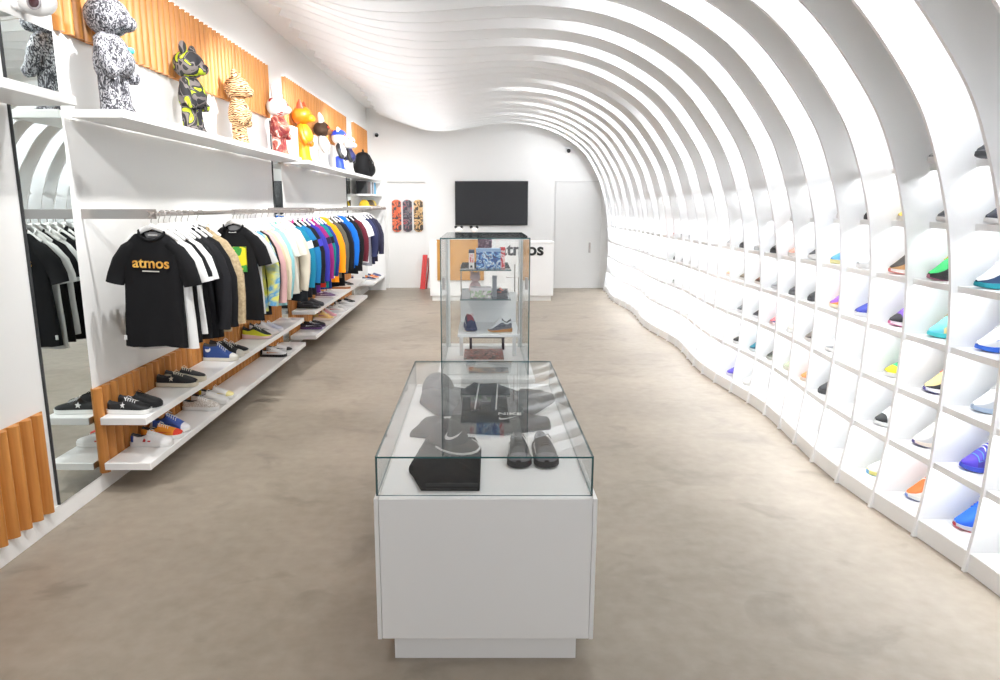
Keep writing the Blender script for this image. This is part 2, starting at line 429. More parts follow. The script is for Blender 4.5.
# ------------------------------------------------------------------ garments
CLO = {}
def cloth(c, rough=.85):
    return mat('fabric', tuple(c), rough, spec=.2)
def garment(name, label, y, col, sl=None, L=.63, W=.167, SW=.152, long=False, collar=None, hood=False, zipc=None, prt=None, trim=None, band=None, turn=None, seed=0, slim=1., group='garments on the rails', hem=None, bodym=None, slm=None):
    rnd = random.Random(seed*13+5)
    r = thing(name, label, 'clothing', (-1.775, y, 1.462), (turn if turn is not None else rnd.uniform(-.05, .12)) if seed else 0., group)
    if seed > 8: SW *= rnd.uniform(.93, 1.06); L *= rnd.uniform(.96, 1.03)
    swing = rnd.uniform(-.022, .030) if seed > 5 else 0.
    sl = sl or col
    mb = bodym or cloth(col); ms = slm or (bodym if (bodym and sl == col) else cloth(sl))
    ph = rnd.uniform(0, 6)
    dep = .026 if not long else .036 if not hood else .046
    if long and (y < 4.3 or 5 < y < 5.6): dep = .032
    rows = [(.0, .070, .022), (.010, .095, .026), (.032, SW*.76, .030), (.065, SW*.93, .032), (.11, SW, .035), (.19, SW+.003, .038), (.29, SW+.006, .040), (.40, W-.006, .041), (.50, W, .042), (L-.03, W+.003, .043), (L, W+.004, .043), (L+.001, W-.010, .034)]
    rows = [q for q in rows if q[0] <= L+.01 or q[0] >= L-.04]
    rings = []
    N = 28
    for v, hw, d in rows:
        ring = []
        d = d*dep/.036
        for j in range(N):
            a = 2*PI*j/N
            ca, sa = math.cos(a), math.sin(a)
            x = hw*math.copysign(abs(ca)**.75, ca)
            fold = dep*.26*math.sin(x*46+ph+v*3)*min(1, v/.35)+dep*.16*math.sin(x*95-ph*2+v*7)*min(1, v/.3)
            yy = d*math.copysign(abs(sa)**.8, sa)+fold*(1 if sa < 0 else .6)
            zz = -v-(.010*math.sin(a*2+ph)*(v/L) if v < L-.1 else .006*math.sin(x*20+ph))
            if v < .02 and sa < 0: zz -= .046*(1-abs(ca))       # front neck dips
            ring.append((x, yy, zz))
        rings.append(ring)
    m = M(); m.loft(rings, caps=False)
    m.build('body', [mb], r, smooth=60)
    for sgn in (-1, 1):
        if long:
            path = [(SW-.065, 0, -.058), (SW-.012, 0, -.105), (SW+.032, -.004, -.19), (SW+.062, -.008, -.30), (SW+.066, -.012, -.43), (SW+.058, -.016, -.56), (SW+.052, -.018, -.60)]
            rad = [(.032, .03), (.048, .040), (.054, .040), (.053, .040), (.047, .037), (.040, .034), (.041, .034)]
        else:
            path = [(SW-.065, 0, -.058), (SW-.018, 0, -.105), (SW+.024, -.002, -.172), (SW+.052, -.004, -.245), (SW+.060, -.004, -.285)]
            rad = [(.030, dep*.75), (.046, dep), (.054, dep*1.05), (.052, dep*1.05), (.051, dep*1.05)]
        pts = [Vector((sgn*(a+swing*(k/(len(path)-1))**1.5), b+.006*math.sin(k*2.1+ph+sgn), c)) for k, (a, b, c) in enumerate(path)]
        rr = []
        for k, p in enumerate(pts):
            dd = (pts[min(k+1, len(pts)-1)]-pts[max(k-1, 0)]).normalized()
            side = Vector((0, 1, 0)).cross(dd).normalized()
            wa, wb_ = rad[k]
            rr.append([p+side*wa*math.cos(2*PI*j/14)+Vector((0, 1, 0))*wb_*math.sin(2*PI*j/14) for j in range(14)])
        s_ = M(); s_.loft(rr); so = s_.build('sleeve', ms, r, smooth=60)
        if band:
            k0 = 2
            q0 = [pts[k0]+(Vector(p)-pts[k0])*1.07 for p in rr[k0]]; q1 = [lerp(pts[k0], pts[k0+1], .55)+(lerp(Vector(a_), Vector(b_), .55)-lerp(pts[k0], pts[k0+1], .55))*1.07 for a_, b_ in zip(rr[k0], rr[k0+1])]
            t_ = M(); t_.loft([q0, q1]); t_.build('sleeve_band', cloth(band), so, smooth=60)
        if trim:
            a, b = rr[-2], rr[-1]
            ring = [[Vector(p)+(Vector(p)-pts[-1])*.06 for p in rr[-1]], [Vector(p)+(Vector(p)-pts[-1])*.06+(pts[-2]-pts[-1]).normalized()*.022 for p in rr[-1]]]
            t_ = M(); t_.loft(ring); t_.build('cuff', cloth(trim), so, smooth=60)
    cc = collar or col
    if hood:
        hd = M(); hd.ell((0, .018, -.02), (.115, .062, .085), 16, 8, fn=lambda p: Vector((p.x, p.y, p.z*(1 if p.z < 0 else .55))))
        hd.build('hood', cloth(cc), r, smooth=60)
    else:
        ring = []
        for k in range(18):
            a = 2*PI*k/18
            ring.append((.070*math.cos(a), .024*math.sin(a)-.004, -.002-(.048 if math.sin(a) < 0 else 0)*abs(math.sin(a))+.006))
        c_ = M(); c_.tube(ring+[ring[0]], (.008, .010) if not zipc else (.010, .022), 8); c_.build('collar', cloth(cc), r, smooth=60)
        if not zipc:
            n_ = M(); n_.add([(.058*math.cos(PI*k/8), .012, .004-.004*k*(8-k)/16-.0) for k in range(9)]+[(.050*math.cos(PI*k/8), .016, -.052*math.sin(PI*k/8)) for k in range(9)], [(k, k+1, 10+k, 9+k) for k in range(8)])
            n_.build('neck_lining', cloth(tuple(min(235, int(v*.5+118)) for v in col)), r, fixn=False)
    if zipc:
        z_ = M(); z_.add([p for k in range(10) for p in ((-.006, -dep-.013, -.045-k*(L-.07)/9), (.006, -dep-.013, -.045-k*(L-.07)/9), (.006, -dep+.02, -.045-k*(L-.07)/9), (-.006, -dep+.02, -.045-k*(L-.07)/9))], [(4*k+a, 4*k+(a+1) % 4, 4*k+4+(a+1) % 4, 4*k+4+a) for k in range(9) for a in range(4)])
        z_.build('zipper', cloth(zipc, .5), r)
    if hem:
        h_ = M(); ring0 = [(x*1.02, yy*1.04, zz) for x, yy, zz in rings[-2]]; ring1 = [(x*1.02, yy*1.04, zz+.05) for x, yy, zz in rings[-3]] if False else [(x*1.02, yy*1.04, zz+.045) for x, yy, zz in rings[-2]]
        h_.loft([ring0, ring1]); h_.build('hem_band', cloth(hem), r, smooth=60)
    return r
def hanger(y, label, rz=0.):
    r = thing('clothes_hanger', label, 'hanger', (-1.775, y, 1.462), rz, 'white hangers on the rails')
    hook = [(0, 0, .03), (0, 0, .060)]+[(.025+.020*math.cos(PI-.0-a), 0, .093+.0205*math.sin(PI-a)) for a in [x*.35 for x in range(-2, 11)]]
    M().tube(hook, .0022, 6).build('hook', STEEL, r)
    b = M(); path = [(-.145, 0, -.052), (-.10, 0, -.022), (-.05, 0, .012), (0, 0, .030), (.05, 0, .014), (.10, 0, -.016), (.140, 0, -.046)]
    b.tube(path, [(.008, .008), (.009, .012), (.010, .014), (.010, .016), (.010, .014), (.009, .012), (.008, .008)], 10); b.build('shoulder_bar', HANGW, r)
BK = (24, 24, 26); WT = (232, 232, 230); CR = (232, 224, 206)
tie = ramp_mat('tie_dye_fabric', 'noise', [(.30, (204, 210, 50)), (.45, (214, 212, 110)), (.56, (70, 146, 196)), (.68, (206, 210, 160))], 5, .85, 1.)
fleece = ramp_mat('tan_fleece', 'noise', [(.3, (156, 136, 104)), (.7, (192, 172, 138))], 60, .95, .5)
G = [  # y, name, label, kwargs
 (3.75, 't_shirt', 'black t-shirt with gold lettering, frontmost on the rail', dict(col=BK)),
 (3.835, 't_shirt', 'plain white t-shirt directly behind the gold-lettered black one', dict(col=WT, L=.655)),
 (3.90, 't_shirt', 'black t-shirt with white sleeve cuffs, behind the first white one', dict(col=BK, trim=WT, L=.64)),
 (3.97, 't_shirt', 'white t-shirt sandwiched between two black ones near the rail end', dict(col=WT, L=.60)),
 (4.05, 't_shirt', 'black t-shirt with a thin white collar, just before the black jackets', dict(col=BK, sl=BK, trim=BK, collar=WT, L=.64)),
 (4.13, 'jacket', 'black long-sleeved jacket ahead of the tan fleece coat', dict(col=(32, 32, 35), long=True, L=.655, zipc=(60, 60, 62))),
 (4.22, 'jacket', 'long black jacket touching the tan fleece coat', dict(col=BK, long=True, L=.67, zipc=(50, 50, 52))),
 (4.36, 'coat', 'tan fleece coat with long sleeves', dict(col=(180, 160, 128), long=True, L=.66, bodym=fleece, zipc=(150, 130, 100))),
 (5.0, 't_shirt', 'black t-shirt with a yellow and green square print', dict(col=BK, L=.69, W=.18)),
 (5.07, 't_shirt', 'pale grey t-shirt right behind the square-print black one', dict(col=(205, 205, 203), L=.66)),
 (5.14, 'sweatshirt', 'neon yellow and blue tie-dye sweatshirt', dict(col=(226, 232, 90), long=True, L=.64, bodym=tie)),
 (5.22, 'sweatshirt', 'black sweatshirt between tie-dye and pink tops', dict(col=(34, 34, 36), long=True, L=.66)),
 (5.31, 'sweatshirt', 'dusty pink long-sleeved sweatshirt', dict(col=(196, 156, 154), long=True, L=.60)),
 (5.38, 'hoodie', 'beige hoodie next to the pink sweatshirt', dict(col=(196, 180, 150), long=True, hood=True, L=.63)),
 (5.50, 'hoodie', 'cream hoodie ahead of the aqua sweatshirt', dict(col=(208, 196, 172), long=True, hood=True, L=.62)),
 (5.66, 'sweatshirt', 'pale aqua sweatshirt with long sleeves', dict(col=(140, 192, 198), long=True, L=.66)),
 (5.82, 't_shirt', 'white t-shirt with a mint collar, behind the aqua sweatshirt', dict(col=(206, 212, 204), collar=(120, 190, 170), L=.62)),
 (5.98, 't_shirt', 'off-white oversized t-shirt ahead of the black-and-teal jacket', dict(col=(212, 208, 196), L=.62, W=.19)),
 (6.14, 'sweatshirt', 'cream sweatshirt touching the black-and-teal jacket', dict(col=(206, 198, 180), long=True, L=.64)),
 (6.34, 'jacket', 'black jacket with teal sleeves and a pink collar', dict(col=(36, 40, 44), sl=(28, 120, 150), long=True, collar=(196, 50, 130), zipc=(196, 50, 130), L=.72, band=(226, 226, 222))),
 (6.52, 'jacket', 'black jacket with cyan sleeves and cuffs', dict(col=(30, 30, 36), sl=(30, 110, 160), long=True, zipc=(20, 20, 20), L=.74, trim=BK, band=BK)),
 (6.68, 'jacket', 'black jacket with a magenta collar', dict(col=(28, 28, 34), long=True, collar=(214, 40, 120), zipc=(214, 40, 120), L=.74, band=(60, 60, 170))),
 (6.86, 'jacket', 'violet jacket with dark blue sleeves', dict(col=(90, 44, 130), sl=(54, 52, 150), long=True, zipc=(20, 20, 20), L=.70)),
 (7.08, 'jacket', 'plum purple jacket with red hem', dict(col=(132, 34, 104), long=True, collar=(214, 40, 110), zipc=(20, 20, 24), hem=(190, 40, 30), turn=.2, L=.70, band=(40, 30, 60))),
 (7.24, 'jacket', 'teal green jacket with a white chest band', dict(col=(12, 110, 112), long=True, zipc=(20, 30, 34), trim=WT, L=.72, band=(20, 24, 30))),
 (7.38, 'jacket', 'navy blue jacket touching the orange one', dict(col=(34, 54, 120), long=True, collar=(40, 60, 150), zipc=(20, 20, 30), L=.72)),
 (7.70, 'jacket', 'bright orange hooded jacket', dict(col=(240, 146, 20), long=True, hood=True, L=.70, W=.185, turn=.38)),
 (7.96, 'jacket', 'olive grey jacket behind the orange one', dict(col=(86, 84, 74), long=True, zipc=(40, 40, 36), L=.70)),
 (8.12, 'jacket', 'long black jacket between olive grey and blue ones', dict(col=BK, long=True, zipc=(50, 50, 50), L=.78)),
 (8.32, 'hoodie', 'dark navy hoodie ahead of the royal blue one', dict(col=(28, 40, 76), long=True, hood=True, L=.68)),
 (8.70, 'hoodie', 'royal blue pullover hoodie', dict(col=(24, 104, 196), long=True, hood=True, L=.66, W=.185, turn=.36)),
 (9.02, 'jacket', 'black jacket just behind the royal blue hoodie', dict(col=(26, 26, 28), long=True, zipc=(60, 60, 60), L=.72)),
 (9.36, 'jacket', 'charcoal jacket with maroon sleeves', dict(col=(38, 36, 40), sl=(96, 34, 46), long=True, zipc=(20, 20, 20), L=.72)),
 (9.66, 't_shirt', 'white t-shirt after the dark jackets', dict(col=WT, L=.64)),
 (9.92, 't_shirt', 'white t-shirt with a grey collar next to the striped top', dict(col=(224, 224, 228), collar=(120, 120, 130), L=.66)),
 (10.22, 'track_jacket', 'grey track jacket with navy sleeves', dict(col=(148, 150, 160), sl=(48, 52, 84), long=True, zipc=(40, 40, 60), L=.72)),
 (10.52, 'track_jacket', 'navy track jacket with pale cuffs, last but one on the rail', dict(col=(44, 46, 70), long=True, zipc=(200, 200, 210), trim=(190, 190, 200), L=.74)),
 (10.82, 'track_jacket', 'dark indigo track jacket, last on the long rail', dict(col=(50, 48, 66), long=True, zipc=(120, 120, 130), L=.74)),
]
groots = []
for i, (y, nm, lb, kw) in enumerate(G):
    g = garment(nm, lb, y, seed=i, **kw); groots.append(g)
    if i == 0: g.rotation_euler.y = .04
    hanger(y, 'white hanger holding the '+lb.split(',')[0], g.rotation_euler.z)
GOLD = ramp_mat('gold_print', 'noise', [(.35, (196, 132, 40)), (.6, (240, 190, 90))], 30, .4, .3)
pr = text_obj('chest_lettering', 'atmos', .078, GOLD, groots[0], (.006, -.045, -.190), (PI/2, 0, 0), .0012, .0015, 1.04)
text_obj('small_lettering', 'RUNNING CLUB', .0, GOLD, groots[0], (0, 0, 0), (0, 0, 0)) if False else None
M().box(-.042, .048, -.0445, -.040, -.212, -.206).build('print_underline', cloth((210, 208, 200)), groots[0], smooth=0)
M().box(-.166, -.154, -.036, -.028, -.595, -.570).build('hem_tag', cloth(WT), groots[0], smooth=0)
M().box(-.024, .024, .002, .008, -.022, -.012).build('neck_label', cloth((190, 190, 190)), groots[0], smooth=0)
sq = M().box(-.025, .090, -.044, -.028, -.33, -.15).build('square_print', ramp_mat('yellow_green_print', 'noise', [(.45, (236, 222, 40)), (.5, (60, 150, 60)), (.62, (236, 222, 40))], 9, .6, .5, constant=True), groots[8], smooth=0)
M().box(-.026, .026, -.034, -.026, -.050, -.038).build('neck_label', cloth(WT), groots[8], smooth=0)

# ------------------------------------------------------------------ sneakers
TS = [0, .035, .10, .20, .30, .37, .43, .52, .62, .72, .82, .90, .96, 1.0]
SHAPES = {
 'court':   dict(hw=[.014,.028,.034,.035,.035,.036,.038,.041,.045,.048,.048,.042,.031,.012], top=[.066,.080,.080,.071,.074,.084,.093,.086,.076,.065,.056,.049,.043,.036], sh=lambda t: .028, toe=.004),
 'runner':  dict(hw=[.016,.032,.038,.038,.036,.036,.038,.042,.046,.048,.046,.038,.026,.008], top=[.092,.116,.112,.096,.104,.122,.128,.116,.098,.078,.060,.047,.038,.028], sh=lambda t: .046-.024*t, toe=.014),
 'hightop': dict(hw=[.014,.030,.036,.036,.035,.036,.038,.041,.045,.048,.048,.042,.031,.012], top=[.120,.140,.142,.138,.140,.142,.140,.116,.090,.070,.058,.050,.043,.036], sh=lambda t: .028, toe=.003),
}
SWOOSH = [(1, .70), (.62, .40), (.40, .24), (.24, .17), (.10, .20), (.04, .34), (.08, .56), (.16, .78), (.13, .56), (.18, .42), (.30, .38), (.46, .44), (.70, .56)]
STAR = [((.5+.5*math.cos(PI/2+k*PI/5)*(1 if k % 2 == 0 else .42)), (.5+.5*math.sin(PI/2+k*PI/5)*(1 if k % 2 == 0 else .42))) for k in range(10)]
DISC = [(.5+.5*math.cos(2*PI*k/14), .5+.5*math.sin(2*PI*k/14)) for k in range(14)]
def sneaker(label, loc, rz, upper, sole, style='court', accent=None, laces=(236, 236, 234), lining=(60, 60, 62), toe=None, heel=None, guard=None, mark='swoosh', group=None, length=.275, um=None, outsole=None, sub=True, hs=1.):
    P = SHAPES[style]
    r = thing('sneaker', label, 'shoe', loc, rz, group)
    L = length; k = L/.275
    def st(t): return interp(TS, P['hw'], t)*k, P['sh'](t)*k, interp(TS, P['top'], t)*k*(1+(hs-1)*max(0, min(1, (1.0-t)/.25)))
    lift = lambda t: P['toe']*k*max(0, (t-.72)/.28)**2
    def ymid(t): return .006*k*math.sin(PI*min(1, max(0, (t-.4)/.6)))
    rings = []
    for t in TS:
        hw, sh, tp = st(t); w = hw+.0045*k; x = (t-.0)*L; x = x*(1.0)
        b = lift(t); flare = .003*k if style == 'runner' else .001
        y0 = ymid(t)
        rings.append([(x, y0-w-flare, b+.004), (x, y0-w+.004, b), (x, y0+w-.004, b), (x, y0+w+flare, b+.004), (x, y0+w, sh+b*.8), (x, y0-w, sh+b*.8)])
    e0, e1 = rings[0], rings[-1]
    sm = M(); sm.loft(rings, mif=lambda i, j: 1 if (outsole and j in (0, 1, 2)) else 0)
    sm.build('sole', [mat('rubber', tuple(sole), .6), mat('rubber', tuple(outsole or sole), .6)], r, smooth=50)
    ur = []; opened = []
    for t in TS:
        hw, sh, tp = st(t); x = .004+t*(L-.006); b = lift(t)*.9; y0 = ymid(t); sh = sh-.004
        op = .05 < t < .40
        opened.append(op); ring = []
        for j in range(13):
            a = PI*j/12
            c_, s_ = math.cos(a), math.sin(a)
            y = hw*math.copysign(abs(c_)**.62, c_); z = sh+(tp-sh)*s_**.72
            if style == 'hightop' and t < .45: y *= .72+.28*max(0, 1-(z-sh)/(tp-sh+1e-6))
            elif op: y *= .80+.20*max(0, 1-(z-sh)/(tp-sh+1e-6))
            if op and 3 < j < 9:
                z = tp-(.014 if j in (4, 8) else .030)*k; y = hw*.50*math.copysign(1, c_) if j in (4, 8) else y*.8
            ring.append((x, y0+y, z+b))
        ur.append(ring)
    def mi(i, j):
        if (opened[i] or opened[i+1]) and 3 <= j <= 8: return 1
        t = (TS[i]+TS[i+1])/2
        if t > .84 and toe: return 2
        if t < .12 and heel: return 3
        if guard and j in (0, 1, 10, 11): return 4
        return 0
    cl = lambda c: mat('shoe_fabric', tuple(c), .7)
    um_ = um or cl(upper)
    u = M(); u.loft(ur, closed=False, mif=mi)
    nb = len(TS)*13
    u.build('upper', [um_, cl(lining), cl(toe or upper), cl(heel or upper), cl(guard or upper)], r, smooth=50)
    if sub:
        l = M()
        for t in (.45, .50, .55, .60, .65):
            hw, sh, tp = st(t); b = lift(t)
            l.tube([(t*L+dx, ymid(t)+hw*fy, tp+b+dz*k) for fy, dz, dx in ((-.62, -.010, .006), (-.3, .001, .001), (0, .004, 0), (.3, .001, .001), (.62, -.010, .006))], .0028*k, 5)
        for sg in (-1, 1):
            t = .44; hw, sh, tp = st(t)
            l.tube([(t*L, sg*.004, tp+.004), (t*L+.004, sg*.022*k, tp+.012*k), (t*L+.02*k, sg*.034*k, tp-.004*k)], .0022*k, 5)
        l.build('laces', mat('lace', tuple(laces), .8), r)
    if mark and accent:
        shp, (x0, x1), (z0, z1) = {'swoosh': (SWOOSH, (.24, .80), (.14, .74)), 'star': (STAR, (.34, .48), (.16, .80)), 'disc': (DISC, (.09, .25), (.40, .80)),
                                   'bars': (None, 0, 0) if False else ([(0, 0), (.3, 0), (.5, 1), (.2, 1)], (.34, .56), (.10, .86))}[mark]
        for sg in (-1, 1):
            mk = M(); vs = []
            polys = [shp] if mark != 'bars' else [[(u_+d, v_) for u_, v_ in shp] for d in (0, .55)]
            for pl in polys:
                vv = []
                for u_, v_ in pl:
                    t = x0+(x1-x0)*u_ if x1 <= 1 else 0
                    hw, sh, tp = st(t); f = z0+(z1-z0)*v_
                    if style == 'hightop': tp = min(tp, .135*k*hs)
                    y = hw*(max(0, 1-f**2.78))**.62*(1.0 if not (.05 < t < .4 or style == 'hightop' and t < .45) else (.80+.20*(1-f) if style != 'hightop' else .72+.28*(1-f)))
                    vv.append((.004+t*(L-.006), ymid(t)+sg*(y+.0035), sh+(tp-sh)*f+lift(t)))
                ce = tuple(sum(p[q] for p in vv)/len(vv) for q in range(3))
                n = len(vv)
                mk.add(vv+[(p[0], p[1]-sg*.003, p[2]) for p in vv], [tuple(range(n)), tuple(range(n, 2*n))]+[(i, (i+1) % n, n+(i+1) % n, n+i) for i in range(n)])
            mk.build('side_mark', cl(accent), r, smooth=0)
    return r
NV = (36, 50, 110)
# ---- shoes on the clothes-wall shelves (toe pointing into the room)
zM, zL = .441, .177
def pair(x, y, z, labels, gap=.115, rz=0., **kw):
    for k, lb in enumerate(labels):
        kk = {a: (b[k] if isinstance(b, list) else b) for a, b in kw.items()}
        sneaker(lb, (x, y+gap*k, z+.0008), rz+(-.04, .05, .0)[k], group='sneakers on the clothes-wall shelves', **kk)
pair(-2.125, 3.765, zM, ['black canvas sneaker with white star and white sole, first on upper shelf', 'all-black sneaker beside the white-star black sneaker'], upper=[BK, (30, 30, 31)], sole=[(238, 238, 236), (40, 40, 42)], accent=[(240, 240, 240), None], mark='star', laces=[(235, 235, 235), (30, 30, 30)], length=.25)
pair(-2.12, 4.36, zM, ['black suede sneaker with cream sole and boxed star mark', 'black and cream sneaker behind the boxed-star pair mate'], upper=[(34, 34, 36), (40, 40, 42)], sole=(222, 214, 194), accent=(226, 220, 204), mark=['star', 'swoosh'], laces=(222, 214, 194), guard=[None, (216, 208, 188)], length=.27)
pair(-2.115, 5.12, zM, ['blue high-top canvas sneaker with round white ankle patch', 'black high-top sneaker next to the blue high-top', 'black low sneaker at the end of the high-top trio'], gap=.12, upper=[(44, 74, 140), (32, 32, 34), (28, 28, 30)], sole=(226, 222, 210), style=['hightop', 'hightop', 'court'], accent=[(236, 236, 232), None, None], mark='disc', toe=[(232, 230, 222), (225, 222, 212), None], laces=(236, 234, 226), length=.265)
pair(-2.115, 6.0, zM, ['black and neon yellow runner on the upper shelf', 'white runner with pink sole beside the neon yellow runner', 'white and lilac sneaker near the shelf end'], gap=.18, upper=[(40, 42, 40), (226, 220, 222), (214, 214, 226)], sole=[(232, 200, 196), (234, 226, 224), (232, 232, 236)], style=['runner', 'runner', 'court'], accent=[(222, 226, 60), (30, 30, 32), (120, 120, 190)], mark='swoosh', guard=[(222, 226, 60), None, None], length=.26)
pair(-2.115, 3.96, zL, ['white leather sneaker with red and blue side bars, first on lowest shelf', 'orange sneaker with red toe beside the barred white one', 'blue and white runner behind the orange sneaker'], gap=.125, upper=[(240, 240, 240), (238, 150, 40), (60, 90, 170)], sole=(240, 240, 238), style=['court', 'court', 'runner'], accent=[(200, 60, 60), (220, 70, 40), (40, 60, 130)], mark=['bars', 'swoosh', 'swoosh'], toe=[None, (214, 60, 40), (232, 232, 236)], heel=[(40, 70, 150), None, (232, 232, 236)], length=.255)
leopard = ramp_mat('speckled_print', 'noise', [(.42, (236, 232, 226)), (.56, (176, 160, 144)), (.62, (240, 238, 232))], 90, .7, 1.)
pair(-2.115, 4.70, zL, ['white sneaker with brown speckles on the lowest shelf', 'white sneaker with pale grey mark beside the speckled one', 'white sneaker with yellow collar and toe'], gap=.14, upper=(238, 238, 236), sole=(240, 240, 238), accent=[None, (190, 190, 190), (232, 206, 70)], um=[leopard, None, None], heel=[None, None, (228, 196, 50)], toe=[None, None, (226, 214, 150)], length=.265)
pair(-2.115, 6.45, zL, ['white sneaker with black toe and tan heel, end of lowest shelf', 'white and black sneaker, last on the lowest shelf before the mirror'], gap=.18, upper=(238, 238, 238), sole=[(40, 40, 42), (232, 232, 230)], accent=[(210, 140, 80), (30, 30, 32)], heel=[(36, 36, 38), None], toe=[None, (60, 60, 62)], length=.255)
pair(-2.115, 7.95, zL, ['black and purple sneaker on the lowest shelf below the jackets', 'black sneaker with violet sole behind the purple one'], gap=.16, upper=[(40, 34, 50), (34, 32, 36)], sole=[(90, 60, 110), (70, 50, 90)], accent=(230, 230, 236), length=.255)
pair(-2.115, 8.60, zL, ['yellow and pink pastel runner on the lowest shelf', 'pink runner with cream sole beside the yellow pastel one'], gap=.17, style='runner', upper=[(226, 190, 120), (222, 160, 170)], sole=[(236, 214, 200), (238, 226, 210)], accent=[(196, 110, 150), (236, 220, 120)], length=.26)
pair(-2.115, 9.25, zL, ['white sneaker with red mark on the lowest shelf', 'white runner with grey panels beside the red-marked sneaker'], gap=.2, upper=(236, 234, 232), sole=(240, 240, 240), accent=[(196, 50, 50), (120, 120, 124)], length=.265)
pair(-2.115, 9.85, zL, ['white and black checkered sneaker on the lowest shelf', 'black sneaker with white sole, far end of the lowest shelf'], gap=.22, upper=[(236, 236, 236), (32, 32, 34)], sole=(238, 238, 238), accent=[(30, 30, 30), (236, 236, 236)], heel=[(30, 30, 30), None], length=.265)
pair(-2.115, 7.85, zM, ['dark grey low sneaker on the upper shelf below the jackets', 'slate grey low sneaker beside the dark grey one'], gap=.16, upper=[(60, 60, 62), (88, 88, 92)], sole=[(50, 50, 52), (60, 60, 64)], accent=(110, 110, 112), laces=(70, 70, 72), length=.27)
pair(-2.115, 8.75, zM, ['mauve sneaker with white sole on the upper shelf', 'white sneaker beside the mauve one on the upper shelf'], gap=.18, upper=[(120, 92, 124), (234, 232, 232)], sole=(236, 232, 232), accent=[(220, 210, 220), (170, 170, 176)], length=.265)
pair(-2.115, 9.75, zM, ['tan gum-soled sneaker on the upper shelf', 'black sneaker, far end of the upper shelf'], gap=.25, upper=[(236, 226, 210), (36, 36, 38)], sole=[(176, 116, 66), (230, 230, 228)], accent=[(150, 90, 50), (230, 230, 230)], length=.265)
pair(-2.12, 12.3, .28, ['navy sneaker on the end shelf unit', 'orange and white sneaker on the end shelf unit', 'blue suede sneaker at the end panel'], gap=.32, upper=[(40, 46, 90), (220, 130, 70), (50, 66, 130)], sole=(232, 230, 226), accent=(236, 236, 236), length=.255)

